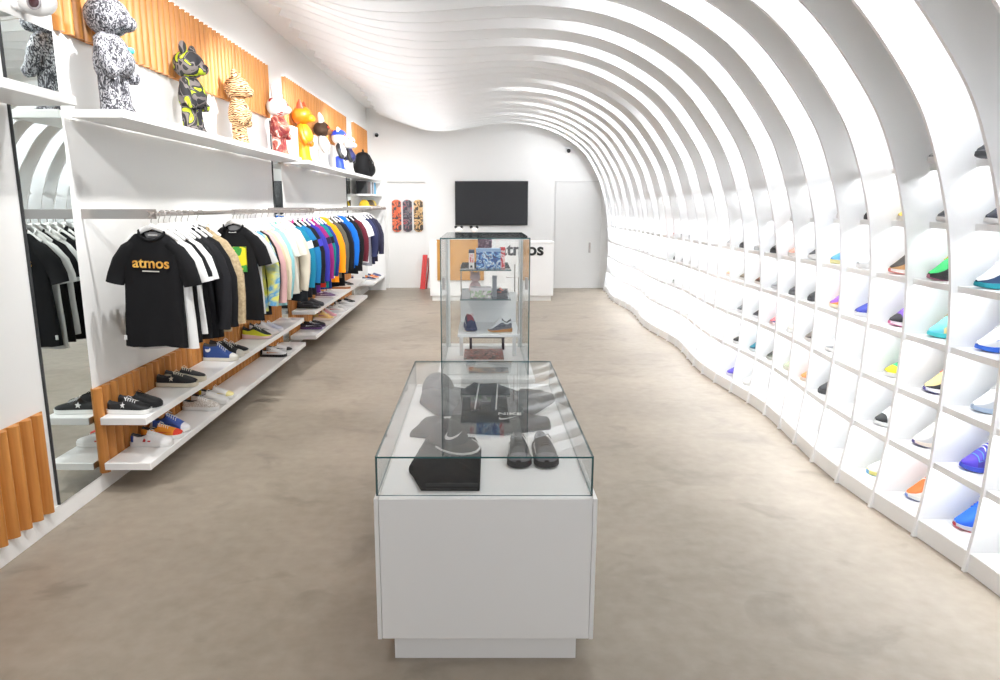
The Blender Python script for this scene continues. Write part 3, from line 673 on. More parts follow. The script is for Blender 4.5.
# ---- shoes in the cubbies of the curved wall: (rib index of the far rib counted from rib 2.803 = 0, shelf, label, colours)
CUB = [
 (1,6,'charcoal runner in the top cubby beside the outermost rib shown', (70,72,78),(60,62,66),'runner',(110,112,118),{}),
 (1,5,'black runner with neon yellow heel in a cubby', (52,54,66),(236,236,236),'runner',None,dict(heel=(222,232,60),laces=(60,60,70))),
 (1,4,'white runner with navy and teal chunky sole', (232,234,236),(30,150,166),'runner',(36,54,90),dict(guard=(40,66,100),outsole=(30,150,166))),
 (1,3,'white and grey runner with bright blue side panel', (234,236,238),(40,96,200),'runner',(30,100,220),dict(heel=(40,110,226),guard=(236,238,240),lining=(120,112,104))),
 (1,2,'white sneaker with dark grey collar and pale blue sole', (234,236,238),(176,194,218),'runner',(200,206,214),dict(lining=(50,50,54),heel=(96,98,104))),
 (1,1,'purple and blue striped chunky runner', (66,60,170),(60,80,190),'runner',(70,180,232),dict(um='purple',guard=(70,60,150),toe=(84,64,190))),
 (1,0,'bright blue chunky runner with red-edged sole on the lowest cubby shelf', (34,104,220),(210,214,222),'runner',(26,70,170),dict(outsole=(190,40,60),guard=(30,92,206),laces=(30,90,210))),
 (2,6,'light grey runner in the top cubby above the black and white one', (206,210,214),(232,232,234),'runner',(150,156,162),{}),
 (2,5,'black runner with white sole, above the green one', (58,60,64),(236,236,238),'runner',(96,98,102),dict(laces=(70,70,74))),
 (2,4,'green runner with yellow laces and black sole', (56,184,104),(40,36,40),'runner',(24,26,28),dict(laces=(226,190,50),guard=(40,44,44),outsole=(170,110,130))),
 (2,3,'mint and turquoise runner with cream panels', (130,214,200),(80,206,214),'runner',(232,214,150),dict(laces=(226,206,170),heel=(214,220,170),toe=(120,210,226))),
 (2,2,'multicolour runner with navy heel and red laces', (232,206,150),(236,236,240),'runner',(46,150,130),dict(laces=(206,60,70),heel=(56,50,130),outsole=(56,50,130),guard=(36,40,44))),
 (2,1,'white and cream runner with peach sole', (238,234,226),(238,226,214),'runner',(214,214,214),dict(lining=(110,110,112),outsole=(90,86,140))),
 (2,0,'orange runner with white sole on the lowest cubby shelf', (238,104,46),(236,236,236),'runner',(240,238,232),dict(heel=(170,170,150),outsole=(90,120,190))),
 (3,5,'mustard yellow sneaker in an upper cubby', (232,194,90),(238,236,230),'court',(236,236,236),{}),
 (3,4,'black and tan runner with red-trimmed white sole', (56,50,46),(236,226,222),'runner',(196,150,100),dict(heel=(214,180,120),outsole=(214,120,110))),
 (3,3,'black and violet runner with pink sole', (128,92,190),(236,226,234),'runner',(40,38,44),dict(toe=(44,42,48),outsole=(226,120,170))),
 (3,2,'green and yellow sneaker with blue collar', (46,170,110),(238,238,238),'court',(236,220,50),dict(toe=(240,222,50),heel=(90,130,214),lining=(90,130,214))),
 (3,1,'black and white sneaker with speckled side', (226,226,226),(232,232,232),'runner',(30,30,32),dict(toe=(40,40,42),heel=(60,44,46),guard=(200,200,202))),
 (3,0,'white sneaker with pastel yellow and blue sole on the lowest cubby shelf', (236,236,230),(234,226,140),'court',(150,200,226),dict(outsole=(110,180,220))),
 (4,5,'small black sneaker in an upper cubby, second bay past the yellow sneaker', (44,44,46),(60,60,62),'court',None,{}),
 (4,4,'white sneaker with grey mark level with the black and tan one', (222,224,226),(236,236,236),'court',(110,112,116),{}),
 (4,3,'navy blue sneaker with white sole in a middle cubby', (52,62,150),(236,236,238),'court',(220,220,230),{}),
 (5,5,'black-toed sneaker high above the sky blue one', (50,50,54),(230,230,230),'court',None,{}),
 (5,4,'sky blue sneaker with yellow sole', (92,158,222),(236,230,170),'court',(240,240,240),{}),
 (5,3,'purple and orange sneaker in a middle cubby', (150,96,196),(240,226,200),'runner',(236,150,70),dict(heel=(240,150,90))),
 (5,2,'white sneaker with pale grey panels below the purple and orange one', (216,218,220),(238,238,238),'runner',(160,162,166),{}),
 (5,1,'tall black boot-like sneaker in a low cubby', (60,60,64),(70,70,72),'hightop',None,{}),
 (6,4,'black and white sneaker beside the sky blue one', (70,70,74),(232,232,232),'runner',(226,226,226),{}),
 (6,3,'bulky black sneaker beside the purple and orange one', (52,52,56),(70,70,74),'hightop',None,{}),
 (6,2,'brown and grey sneaker in a middle cubby', (120,112,106),(214,206,200),'runner',(70,64,62),{}),
 (6,1,'orange sneaker in a low cubby', (238,138,80),(236,220,206),'court',(240,236,226),{}),
 (7,4,'coral pink sneaker in an upper cubby', (240,166,146),(240,232,228),'court',None,{}),
 (7,3,'black high sneaker with grey sole beside the bulky black one', (58,58,62),(120,120,124),'hightop',None,{}),
 (7,2,'pale beige sneaker in a middle cubby', (214,212,204),(236,236,234),'court',(180,178,172),{}),
 (7,1,'pale green sneaker in a low cubby', (190,200,170),(232,230,216),'court',(226,220,150),{}),
 (8,4,'rounded black sneaker in an upper cubby', (44,44,46),(60,60,62),'hightop',None,{}),
 (8,3,'silver grey sneaker between two dark ones', (180,184,188),(214,216,218),'runner',(150,152,156),{}),
 (8,2,'red and pink sneaker with blue heel', (222,106,112),(236,216,214),'runner',(70,70,120),dict(heel=(80,84,130))),
 (8,1,'dark green-black runner in a low cubby', (60,64,60),(196,196,190),'runner',(120,124,110),{}),
 (9,4,'white sneaker with thin grey sole in an upper cubby', (226,226,226),(200,202,204),'court',None,{}),
 (9,3,'brown and black sneaker with pale sole', (112,76,60),(232,224,218),'runner',(50,44,42),dict(heel=(44,40,40))),
 (9,2,'black runner with white sole in a middle cubby, beside the red and pink one', (54,54,58),(226,226,228),'runner',(90,90,94),{}),
 (9,1,'teal sneaker in a low cubby', (40,120,140),(226,232,232),'runner',(30,70,90),{}),
 (9,0,'off-white sneaker on the lowest cubby shelf, far part of the wall', (220,222,218),(232,232,230),'court',(190,192,188),{}),
 (10,4,'little black sneaker in an upper cubby, one bay past the white thin-soled one', (50,50,52),(70,70,72),'court',None,{}),
 (10,3,'taupe sneaker with white sole', (150,136,120),(232,230,226),'runner',(90,84,76),{}),
 (10,2,'ash grey sneaker with dark collar', (120,122,124),(226,226,228),'runner',(70,70,74),{}),
 (10,1,'black and white panelled sneaker in a low cubby', (220,220,220),(226,226,226),'court',(40,40,44),dict(toe=(50,48,46),heel=(50,48,46))),
 (10,0,'indigo sneaker on the lowest cubby shelf', (84,72,170),(220,216,236),'court',None,{}),
 (11,4,'faded grey sneaker in an upper cubby', (190,192,194),(226,226,226),'court',None,{}),
 (11,3,'peach sneaker with white sole', (236,190,160),(240,236,232),'court',None,{}),
 (17,4,'small red sneaker in the trio high on the far part of the wall', (214,110,100),(236,226,224),'court',None,{}),
 (16,4,'small slate sneaker in the middle of the far trio', (100,104,112),(220,222,224),'court',None,{}),
 (15,4,'small charcoal sneaker at the end of the far trio', (76,78,84),(210,212,214),'court',None,{}),
 (17,3,'small black sneaker under the small red one', (40,40,42),(60,60,62),'hightop',None,{}),
 (16,3,'small grey sneaker under the small slate one', (140,142,144),(226,226,226),'court',None,{}),
 (15,3,'small pale sneaker under the small charcoal one', (206,204,200),(232,232,230),'court',None,{}),
 (17,2,'small grey-green sneaker lowest of the far cluster', (130,140,132),(216,218,214),'court',None,{}),
]
purple = ramp_mat('purple_stripe', 'wave', [(.4, (66, 56, 160)), (.55, (64, 170, 226)), (.7, (70, 60, 170))], 9, .6, 2., 1., stretch=(1, 1, .3))
purple.node_tree.nodes['Wave Texture'].bands_direction = 'X'
for k, s, lb, up, so, style, acc, ex in CUB:
    if style == 'runner' and acc and k < 12: ex = dict(dict(guard=acc, heel=tuple(int(v*.6) for v in acc)), **ex)
    far = Y0+S*k; z = SHZ[s]; ex = dict(ex)
    if ex.get('um') == 'purple': ex['um'] = purple
    y = far-.105
    xe = edge_x(y, z+.04)
    bk = .075 if s == 6 else .06 if s == 5 else ((.05, .02, .03, .015, .0)[s] if k < 4 else 0.)
    sneaker(lb, (xe+.052+.25+bk, y, z+.0008), PI-.03, up, so, style, acc, group='sneakers in the wall cubbies', sub=k < 8, length=.25, hs=1.30, **ex)

# ------------------------------------------------------------------ toy figures on the high shelf
def toy(label, x, y, z, h, mh, mb=None, ma=None, ml=None, rz=0., ears='round', me=None, muzzle=None, extra=None, nose=None, cap=None):
    """standing toy bear, facing local +x"""
    r = thing('toy_bear', label, 'toy figure', (x, y, z), rz, 'toy figures on the high shelf')
    mb = mb or mh; ma = ma or mb; ml = ml or mb; me = me or mh; k = h/.66
    def S_(m, *a): return m
    for sg in (-1, 1):
        lg = M(); lg.tube([(.012*k, sg*.058*k, .0), (.014*k, sg*.058*k, .006*k), (.006*k, sg*.057*k, .05*k), (0, sg*.055*k, .13*k), (0, sg*.052*k, .20*k), (0, sg*.045*k, .235*k)], [(.050*k, .064*k), (.054*k, .070*k), (.050*k, .058*k), (.050*k, .054*k), (.050*k, .054*k), (.030*k, .034*k)], 16)
        lg.build('leg', ml, r, smooth=60)
    b = M()
    rings = []
    for zz, w, d, dx in ((.195, .040, .040, 0), (.20, .085, .075, 0), (.235, .105, .098, .010), (.28, .108, .104, .014), (.33, .098, .092, .010), (.37, .084, .074, .004), (.40, .066, .058, 0), (.415, .040, .036, 0)):
        rings.append([(dx*k+d*k*math.cos(2*PI*j/20), w*k*math.sin(2*PI*j/20), zz*k) for j in range(20)])
    b.loft(rings); b.build('torso', mb, r, smooth=60)
    for sg in (-1, 1):
        am = M(); am.tube([(0, sg*.070*k, .390*k), (.0, sg*.105*k, .365*k), (.012*k, sg*.128*k, .30*k), (.035*k, sg*.130*k, .235*k), (.062*k, sg*.120*k, .200*k), (.078*k, sg*.114*k, .188*k)], [.026*k, .036*k, .036*k, .033*k, .037*k, .018*k], 14)
        am.build('arm', ma, r, smooth=60)
    hd = M(); hd.ell((0, 0, .500*k), (.112*k, .128*k, .102*k), 22, 14)
    ho = hd.build('head', mh, r, smooth=60)
    mz = M(); mz.ell((.095*k, 0, .468*k), (.052*k, .062*k, .044*k), 16, 10); mzo = mz.build('muzzle', muzzle or mh, ho, smooth=60)
    if nose:
        n_ = M(); n_.ell((.146*k, 0, .482*k), (.014*k, .020*k, .013*k), 10, 6); n_.build('nose', nose, ho, smooth=60)
        for sg in (-1, 1):
            e_ = M(); e_.ell((.098*k, sg*.062*k, .525*k), (.013*k, .017*k, .018*k), 10, 6); e_.build('eye', nose, ho, smooth=60)
    for sg in (-1, 1):
        e = M()
        if ears == 'round': e.ell((0, sg*.085*k, .605*k), (.026*k, .044*k, .050*k), 14, 8)
        elif ears == 'tall': e.tube([(0, sg*.060*k, .565*k), (0, sg*.072*k, .62*k), (-.01*k, sg*.082*k, .68*k), (-.015*k, sg*.088*k, .715*k)], [(.022*k, .030*k), (.028*k, .036*k), (.024*k, .028*k), (.006*k, .010*k)], 12)
        else: e.tube([(0, sg*.070*k, .56*k), (0, sg*.088*k, .62*k), (0, sg*.100*k, .665*k)], [(.026*k, .048*k), (.020*k, .030*k), (.003, .004)], 12)
        e.build('ear', me, ho, smooth=60)
    if cap:
        c_ = M(); c_.ell((-.004*k, 0, .535*k), (.122*k, .136*k, .090*k), 20, 10, fn=lambda p: Vector((p.x, p.y, max(p.z, -.05)))); c_.build('helmet', cap, ho, smooth=60)
    return r
zebra = ramp_mat('zebra_print', 'noise', [(.44, (44, 44, 50)), (.51, (104, 104, 110)), (.60, (170, 170, 174))], 56, .8, 2.2, 1., stretch=(1, 1, .6))
camo = ramp_mat('camouflage_print', 'noise', [(.36, (36, 36, 40)), (.47, (120, 112, 110)), (.53, (46, 46, 48)), (.585, (186, 206, 40)), (.67, (216, 170, 150))], 9, .7, 1.2, 1., constant=True)
tiger = ramp_mat('tiger_print', 'wave', [(.34, (76, 48, 24)), (.46, (180, 112, 50)), (.82, (224, 194, 150))], 20, .8, 15., 2., stretch=(.6, .6, 1))
crim = ramp_mat('crimson_mottle', 'noise', [(.44, (124, 30, 34)), (.56, (196, 120, 96)), (.64, (236, 230, 226))], 9, .5, 2.)
offw = mat('toy_white', (238, 236, 232), .5); ora = mat('toy_orange', (240, 120, 14), .35); red = mat('toy_red', (226, 66, 34), .4); yel = mat('toy_yellow', (246, 158, 24), .4)
brn = mat('toy_brown', (70, 50, 34), .85); blu = mat('toy_blue', (34, 66, 190), .35); blk = mat('toy_black', (26, 26, 30), .4); teal = mat('toy_teal', (90, 206, 196), .5)
wred = ramp_mat('white_red_mottle', 'noise', [(.52, (240, 236, 232)), (.56, (176, 40, 44))], 6, .5, 1., constant=True)
zs = 2.0905
zb = toy('standing bear covered in black and grey zebra-like knit pattern', -1.99, 3.92, zs, .66, zebra, rz=.05)
ch = M(); ch.ell((.098, .02, .335), (.018, .028, .018), 10, 6); ch.build('chest_patch', teal, zb)
toy('standing bear in black, grey and lime camouflage pattern', -1.99, 4.95, zs, .60, camo, rz=0.)
toy('standing bear with golden tiger stripes', -1.99, 5.90, zs, .60, tiger, rz=.1)
cb = toy('tall white and crimson mottled figure with pale pointed ears', -2.0, 7.08, zs, .62, wred, crim, crim, crim, rz=-.1, ears='tall', me=mat('ear_grey', (222, 222, 224), .6), muzzle=offw)
toy('glossy orange bear with a red back of the head', -1.99, 8.0, zs, .66, ora, yel, ora, yel, rz=0., ears='point', me=red, muzzle=yel)
toy('dark brown bear in a white suit with white ears', -1.99, 8.95, zs, .60, brn, offw, offw, offw, rz=.1, ears='tall', me=offw, muzzle=mat('toy_tan', (150, 104, 70), .8), nose=red)
toy('white and blue robot-like bear with blue helmet', -1.99, 10.02, zs, .60, offw, mat('toy_torso', (226, 226, 230), .4), blk, blu, rz=.05, cap=blu, nose=yel)
toy('navy and white robot-like bear beside the black backpack', -1.99, 10.75, zs, .58, offw, mat('toy_navy', (40, 44, 104), .4), blk, offw, rz=0., cap=mat('helmet_white', (226, 228, 236), .4), nose=yel)
# white card display stands / acrylic blocks behind the figures
for y, lb in ((7.62, 'white display block behind the orange bear'), (8.55, 'white display block behind the brown bear')):
    b = M().box(-.07, .07, -.10, .10, 0, .34).build('display_block', LAM, smooth=0, bevel=.004); b.location = (-2.045, y, zs); tag(b, lb, 'display block')
# backpack
bp = thing('backpack', 'black backpack at the end of the high shelf', 'bag', (-2.0, 12.1, 2.0855))
bb_ = M(); rings = []
for zz, w, d in ((0, .24, .11), (.02, .30, .14), (.12, .33, .16), (.24, .32, .15), (.34, .26, .12), (.40, .15, .08), (.415, .06, .03)):
    rings.append([(d*math.cos(2*PI*j/20), w*math.copysign(abs(math.sin(2*PI*j/20))**.8, math.sin(2*PI*j/20))*(1+.05*math.sin(j*2.3+zz*20)), zz) for j in range(20)])
bagm = mat('nylon_black', (17, 17, 19), .75, spec=.2)
bb_.loft(rings); bb_.build('bag_body', bagm, bp, smooth=60)
pk = M(); pk.ell((.13, 0, .13), (.07, .21, .11), 16, 10); pk.build('front_pocket', bagm, bp, smooth=60)
for sg in (-1, 1): M().tube([(.02, sg*.12, .40), (.08, sg*.14, .38), (.15, sg*.15, .25), (.17, sg*.15, .08)], (.018, .008), 8).build('strap', bagm, bp)
M().tube([(0, -.06, .41), (0, -.04, .455), (0, .04, .455), (0, .06, .41)], .010, 8).build('handle', bagm, bp)
# folded / boxed goods on the end unit
cols = [((40, 42, 46), 'black'), ((44, 40, 42), 'charcoal'), ((84, 66, 66), 'brown'), ((92, 74, 72), 'dusty brown'), ((176, 180, 188), 'silver grey'), ((196, 200, 206), 'pale grey'), ((48, 44, 52), 'dark plum'), ((206, 204, 210), 'white-spined'), ((60, 160, 206), 'sky blue'), ((70, 176, 220), 'bright cyan')]
for k, (c, nm) in enumerate(cols):
    t = thing('book', 'tall %s book standing on the end shelf unit' % nm, 'book', (-1.99, 11.80+.105*k, 1.8005), 0, 'books on the end shelf unit')
    M().box(-.09, .09, -.036, .036, 0, .004).build('page_block', mat('paper', (232, 230, 224), .8), t, smooth=0) if False else None
    M().box(-.088, .085, -.030, .030, .004, .205).build('page_block', mat('paper', (232, 230, 224), .8), t, smooth=0)
    cv = M(); cv.box(-.09, .092, -.036, -.030, 0, .212); cv.box(-.09, .092, .030, .036, 0, .212); cv.box(.085, .092, -.030, .030, 0, .212)
    cv.build('cover', mat('book_cover', c, .5), t, smooth=0)
for y, c, nm in ((11.95, (226, 190, 60), 'yellow'), (12.55, (120, 106, 90), 'taupe'), (12.78, (232, 206, 110), 'pale yellow')):
    t = thing('baseball_cap', '%s cap lying on the end shelf unit' % nm, 'cap', (-1.98, y, 1.6005), 0)
    c1 = M(); c1.ell((0, 0, 0), (.09, .085, .11), 16, 10, fn=lambda p: Vector((p.x, p.y, max(0, p.z)))); c1.build('crown', cloth(c), t, smooth=60)
    v = M(); v.prism([(.06, -.07), (.11, -.065), (.145, -.035), (.155, 0), (.145, .035), (.11, .065), (.06, .07)], .001, .007); v.build('visor', cloth(c), t, smooth=0)

# ------------------------------------------------------------------ front display case
fc = thing('display_plinth', 'white plinth carrying the low glass case, closest to the shop entrance', 'plinth', (.019, 2.92, 0))
M().box(-.325, .325, -.715, .72, 0, .10).build('toe_kick', PLINTH, fc, smooth=0)
M().box(-.362, .362, -.738, .75, .10, .60).build('cabinet_body', PLINTH, fc, smooth=0, bevel=.002)
for sg in (-1, 1): M().box(sg*.379-.0165, sg*.379+.0165, -.756, .77, .10, .604).build('side_panel', PLINTH, fc, smooth=0, bevel=.002) if False else M().box(min(sg*.364, sg*.379), max(sg*.364, sg*.379), -.752, .77, .10, .6277).build('side_panel', PLINTH, fc, smooth=0, bevel=.0015)
M().box(-.3625, .3625, -.753, -.740, .103, .6275).build('front_panel', PLINTH, fc, smooth=0, bevel=.0015)
M().box(-.3625, .3625, -.7395, .77, .607, .628).build('top_board', LAM, fc, smooth=0, bevel=.0015)
def pane(name, x0, x1, y0, y1, z0, z1, parent, thin, gm=GLASS):
    m = M(); m.box(x0, x1, y0, y1, z0, z1)
    ax = thin
    m.mi = [0 if f in {'z': (0, 1), 'y': (2, 4), 'x': (3, 5)}[ax] else 1 for f in range(6)]
    return m.build(name, [gm, GEDGE], parent, smooth=0)
gc = thing('glass_case', 'low clear glass case over the black streetwear on the front plinth', 'glass case', (.015, 2.92, .6282))
hx, gy0, gy1, gh, gt = .370, -.726, .73, .141, .006
pane('top_pane', -hx, hx, gy0, gy1, gh-gt, gh, gc, 'z')
pane('front_pane', -hx, hx, gy0, gy0+gt, 0, gh-gt-.0002, gc, 'y')
pane('back_pane', -hx, hx, gy1-gt, gy1, 0, gh-gt-.0002, gc, 'y')
for sg in (-1, 1): pane('side_pane', min(sg*hx, sg*(hx-gt)), max(sg*hx, sg*(hx-gt)), gy0+gt+.0002, gy1-gt-.0002, 0, gh-gt-.0002, gc, 'x')
ZT = .6285
def cloth_slab(m, pts, z0, h, seed=1, inset=.012, mi=0):
    """soft folded-cloth slab from an outline"""
    n = len(pts)
    # resample outline
    out = []
    for i in range(n):
        a, b = Vector(pts[i]), Vector(pts[(i+1) % n])
        kk = max(1, int((b-a).length/.02))
        out += [a+(b-a)*j/kk for j in range(kk)]
    c = sum(out, Vector((0, 0)))/len(out)
    rnd = random.Random(seed)
    rings = []
    def scale(f): return [c+(p-c)*f for p in out]
    for f, zz in ((1.0, .0), (1.012, h*.25), (1.015, h*.5), (1.0, h*.8), (.965, h), (.7, h*1.02), (.4, h*1.05), (.1, h*1.05)):
        pp = scale(f)
        rings.append([(p.x, p.y, z0+max(0, zz)+(.10*h*math.sin(p.x*70+p.y*38+seed)+.08*h*math.sin(p.y*110-p.x*40) if zz > h*.9 else 0)) for p in pp])
    m.loft(rings, mi=mi)
blkc = mat('cotton_black', (30, 31, 33), .9, spec=.2); dgr = mat('nylon_dark', (40, 41, 43), .7); wpr = mat('white_print', (228, 228, 226), .6)
tr = thing('folded_trousers', 'folded black trousers at the front of the low glass case', 'trousers', (0, 0, ZT))
m = M(); cloth_slab(m, [(-.205, 2.235), (-.002, 2.235), (.004, 2.60), (-.02, 2.72), (-.225, 2.70), (-.262, 2.40), (-.245, 2.36)], 0, .032, 3); m.build('folded_leg', blkc, tr, smooth=60)
wbm = M(); wbm.box(-.19, -.005, 2.232, 2.245, .004, .028); wbm.build('waistband', dgr, tr, bevel=.004)
cp = thing('baseball_cap', 'black cap with white curved mark and white-edged visor on folded trousers', 'cap', (-.13, 2.66, ZT+.036), -1.05)
c1 = M(); c1.ell((0, 0, 0), (.092, .082, .088), 20, 12, fn=lambda p: Vector((p.x, p.y, max(0, p.z)))); c1.build('crown', mat('cap_black', (36, 35, 38), .8), cp, smooth=60)
vz = M(); vp = [(.05, -.080), (.10, -.078), (.150, -.060), (.178, -.03), (.186, 0), (.178, .03), (.150, .060), (.10, .078), (.05, .080)]
vz.prism(vp, .000, .006); vo = vz.build('visor', mat('cap_black', (36, 35, 38), .8), cp, smooth=0)
ve = M(); ve.loft([[(x*1.00, y, .0065), (x*1.03+.002, y*1.05, .0065), (x*1.03+.002, y*1.05, -.0005+.001), (x*1.0, y, .0068)] for x, y in vp]); ve.build('visor_edge', wpr, vo, smooth=0)
def flat_mark(name, shp, mt, parent, o, ux, uy, th=.002):
    o, ux, uy = Vector(o), Vector(ux), Vector(uy); nz = ux.cross(uy).normalized()*th
    n = len(shp); a = [o+ux*u+uy*v for u, v in shp]
    q = M(); q.add(a+[p+nz for p in a], [tuple(range(n))[::-1], tuple(range(n, 2*n))]+[(i, (i+1) % n, n+(i+1) % n, n+i) for i in range(n)])
    return q.build(name, mt, parent, smooth=0)
# white swoosh-like mark wrapped on the crown
sw = M(); vs = []
for u, v in SWOOSH:
    az = -.75+1.2*u; el = .25+.55*v
    vs.append((.094*math.cos(el)*math.cos(az), .084*math.cos(el)*math.sin(az), .090*math.sin(el)))
n = len(vs); sw.add(vs+[(x*1.03, y*1.03, z*1.03) for x, y, z in vs], [tuple(range(n)), tuple(range(n, 2*n))]+[(i, (i+1) % n, n+(i+1) % n, n+i) for i in range(n)])
sw.build('curved_mark', wpr, cp, smooth=0)
jk = thing('track_jacket', 'dark grey hooded jacket laid flat in the low glass case', 'jacket', (0, 0, ZT))
m = M(); cloth_slab(m, [(-.15, 2.86), (.10, 2.82), (.31, 2.90), (.315, 2.98), (.20, 3.04), (.23, 3.42), (.10, 3.60), (-.04, 3.62), (-.11, 3.44), (-.13, 3.05)], 0, .028, 5); m.build('jacket_body', dgr, jk, smooth=60)
m = M(); cloth_slab(m, [(.16, 3.40), (.20, 3.10), (.26, 3.12), (.375, 3.33), (.372, 3.40), (.24, 3.50)], .001, .030, 6); m.build('sleeve', mat('nylon_grey', (58, 59, 61), .7), jk, smooth=60)
m = M(); cloth_slab(m, [(-.08, 3.42), (-.12, 3.10), (-.20, 3.08), (-.30, 3.30), (-.30, 3.46), (-.20, 3.52)], .001, .030, 7); m.build('sleeve', mat('nylon_grey', (58, 59, 61), .7), jk, smooth=60)
for xa in (-.005, .095):
    M().tube([(xa-.02, 3.10, .032), (xa-.012, 3.3, .034), (xa, 3.58, .032)], .004, 6).build('zipper', mat('zip_white', (206, 206, 208), .5), jk)
flat_mark('curved_mark', SWOOSH, wpr, jk, (.085, 2.92, .0345), (.085, .01, 0), (-.01, .07, 0))
text_obj('chest_lettering', 'NIKE', .050, wpr, jk, (.135, 3.005, .0355), (0, 0, -.05), .001, .001)
sh_ = thing('folded_shorts', 'black shorts with white tag laid beside the jacket in the low glass case', 'shorts', (0, 0, ZT))
m = M(); cloth_slab(m, [(-.30, 2.80), (-.165, 2.76), (-.155, 2.98), (-.17, 3.04), (-.25, 3.02)], 0, .022, 8); m.build('shorts_body', blkc, sh_, smooth=60)
M().box(-.085, -.045, 2.785, 2.80, .001, .006).build('white_tag', wpr, sh_, smooth=0) if False else None
bn = thing('baseball_cap', 'dark grey cap at the back of the low glass case', 'cap', (-.225, 3.56, ZT), -.2)
c1 = M(); c1.ell((0, 0, 0), (.088, .08, .098), 20, 12, fn=lambda p: Vector((p.x, p.y, max(0, p.z)))); c1.build('crown', mat('cap_grey', (52, 52, 54), .85), bn, smooth=60)
v = M(); v.prism([(.05, -.066), (.10, -.06), (.14, -.035), (.150, 0), (.14, .035), (.10, .06), (.05, .066)], .001, .007); v.build('visor', mat('cap_grey', (52, 52, 54), .85), bn, smooth=0)
for sg, lb in ((-1, 'black sneaker in the low glass case, nearer the folded trousers'), (1, 'black sneaker in the low glass case, farther from the folded trousers')):
    sneaker(lb, (.198+sg*.046, 2.68, ZT), -PI/2+sg*.03, (38, 38, 40), (40, 40, 42), 'court', (226, 226, 224), laces=(60, 60, 62), toe=(112, 112, 116), guard=(28, 28, 30), mark='swoosh', length=.245)

# ------------------------------------------------------------------ rear display case
rp = thing('display_plinth', 'white plinth under the tall glass case, second from the shop entrance', 'plinth', (.032, 4.32, 0))
M().box(-.24, .24, -.48, .48, 0, .10).build('toe_kick', PLINTH, rp, smooth=0)
M().box(-.272, .272, -.515, .515, .10, .605).build('cabinet_body', PLINTH, rp, smooth=0, bevel=.002)
M().box(-.282, .284, -.522, .522, .606, .628).build('top_board', LAM, rp, smooth=0, bevel=.0015)
tg = thing('glass_case', 'tall clear glass case on the second plinth', 'glass case', (.029, 4.32, .6282))
hx, g0, g1, gh, gt = .256, -.42, .42, .795, .006
pane('top_pane', -hx, hx, g0, g1, gh-gt, gh, tg, 'z')
pane('front_pane', -hx, hx, g0, g0+gt, 0, gh-gt-.0002, tg, 'y'); pane('back_pane', -hx, hx, g1-gt, g1, 0, gh-gt-.0002, tg, 'y')
for sg in (-1, 1):
    s_ = pane('side_pane', min(sg*hx, sg*(hx-gt)), max(sg*hx, sg*(hx-gt)), g0+gt+.0002, g1-gt-.0002, 0, gh-gt-.0002, tg, 'x')
    M().box(sg*(hx-.018)-.008, sg*(hx-.018)+.008, g0+.008, g0+.03, .50, .57).build('clamp', STEEL, s_, smooth=0, bevel=.002)
    M().box(sg*(hx-.014)-.007, sg*(hx-.014)+.007, g1-.03, g1-.012, .0, gh-.01).build('corner_bar', mat('acrylic_white', (232, 236, 236), .3), s_, smooth=0)
st = thing('acrylic_stand', 'frosted three-tier stand inside the tall glass case', 'display stand', (.032, 4.27, ZT))
FRO = mat('frosted_acrylic', (236, 238, 238), .35)
for z in (.605, .432): pane('shelf', -.150, .150, -.27, .28, z-.006, z, st, 'z', SHELFG)
M().box(-.165, .205, -.27, .20, .205, .222).build('shelf', FRO, st, smooth=0, bevel=.002)
M().box(-.160, .205, .185, .20, .222, .42).build('back_panel', FRO, st, smooth=0)
for sx in (-.155, .195):
    M().tube([(sx, .19, .0), (sx, .19, .60)], .004, 8).build('post', STEEL, st)
    M().box(sx-.012, sx+.012, .15, .185, .0, .205).build('foot', FRO, st, smooth=0)
M().tube([(.195, -.25, .222), (.195, -.25, .56), (.12, -.25, .56)], .003, 6).build('frame_rod', STEEL, st)
def carton(name, label, cat, cx, cy, z, w, d, h, mt, side=None, rz=0., grp=None):
    r = thing(name, label, cat, (cx, cy, z), rz, grp)
    M().box(-w/2, w/2, -d/2, d/2, 0, h-.018).build('carton', mt, r, smooth=0, bevel=.002)
    M().box(-w/2-.001, w/2+.001, -d/2-.001, d/2+.001, h-.018, h).build('lid', side or mt, r, smooth=0, bevel=.001)
    return r
blueart = ramp_mat('blue_artwork', 'noise', [(.36, (20, 36, 90)), (.46, (50, 104, 180)), (.52, (150, 200, 232)), (.57, (236, 240, 242)), (.62, (30, 50, 110)), (.72, (120, 176, 220))], 17, .4, 3.)
darkart = ramp_mat('dark_artwork', 'noise', [(.40, (40, 24, 50)), (.52, (90, 40, 60)), (.60, (170, 150, 160))], 40, .4, 2.)
redart = ramp_mat('red_artwork', 'noise', [(.45, (196, 44, 50)), (.52, (236, 226, 226)), (.64, (214, 90, 80))], 30, .4, 1., stretch=(1, 1, .6))
za = ZT+.6052
carton('gift_box', 'blue patterned box on the top tier of the tall glass case', 'box', .050, 4.12, za, .145, .07, .118, blueart, mat('box_lid_blue', (150, 180, 214), .4))
carton('gift_box', 'dark plum patterned box behind the blue box', 'box', .030, 4.23, za, .085, .08, .170, darkart)
b1 = carton('toy_carton', 'white carton with red stripes beside the blue box', 'box', -.050, 4.08, za, .032, .06, .112, mat('carton_white', (238, 234, 232), .5), mat('carton_lid', (50, 60, 84), .5))
M().box(-.011, .011, -.032, -.030, .040, .088).build('red_print', redart, b1, smooth=0); M().box(-.007, .005, -.032, -.030, .010, .022).build('black_print', BLACK, b1, smooth=0)
carton('toy_carton', 'red and white carton on the other side of the blue box', 'box', .136, 4.12, za, .026, .05, .125, redart, mat('carton_red', (200, 50, 50), .5))
zb2 = ZT+.4322
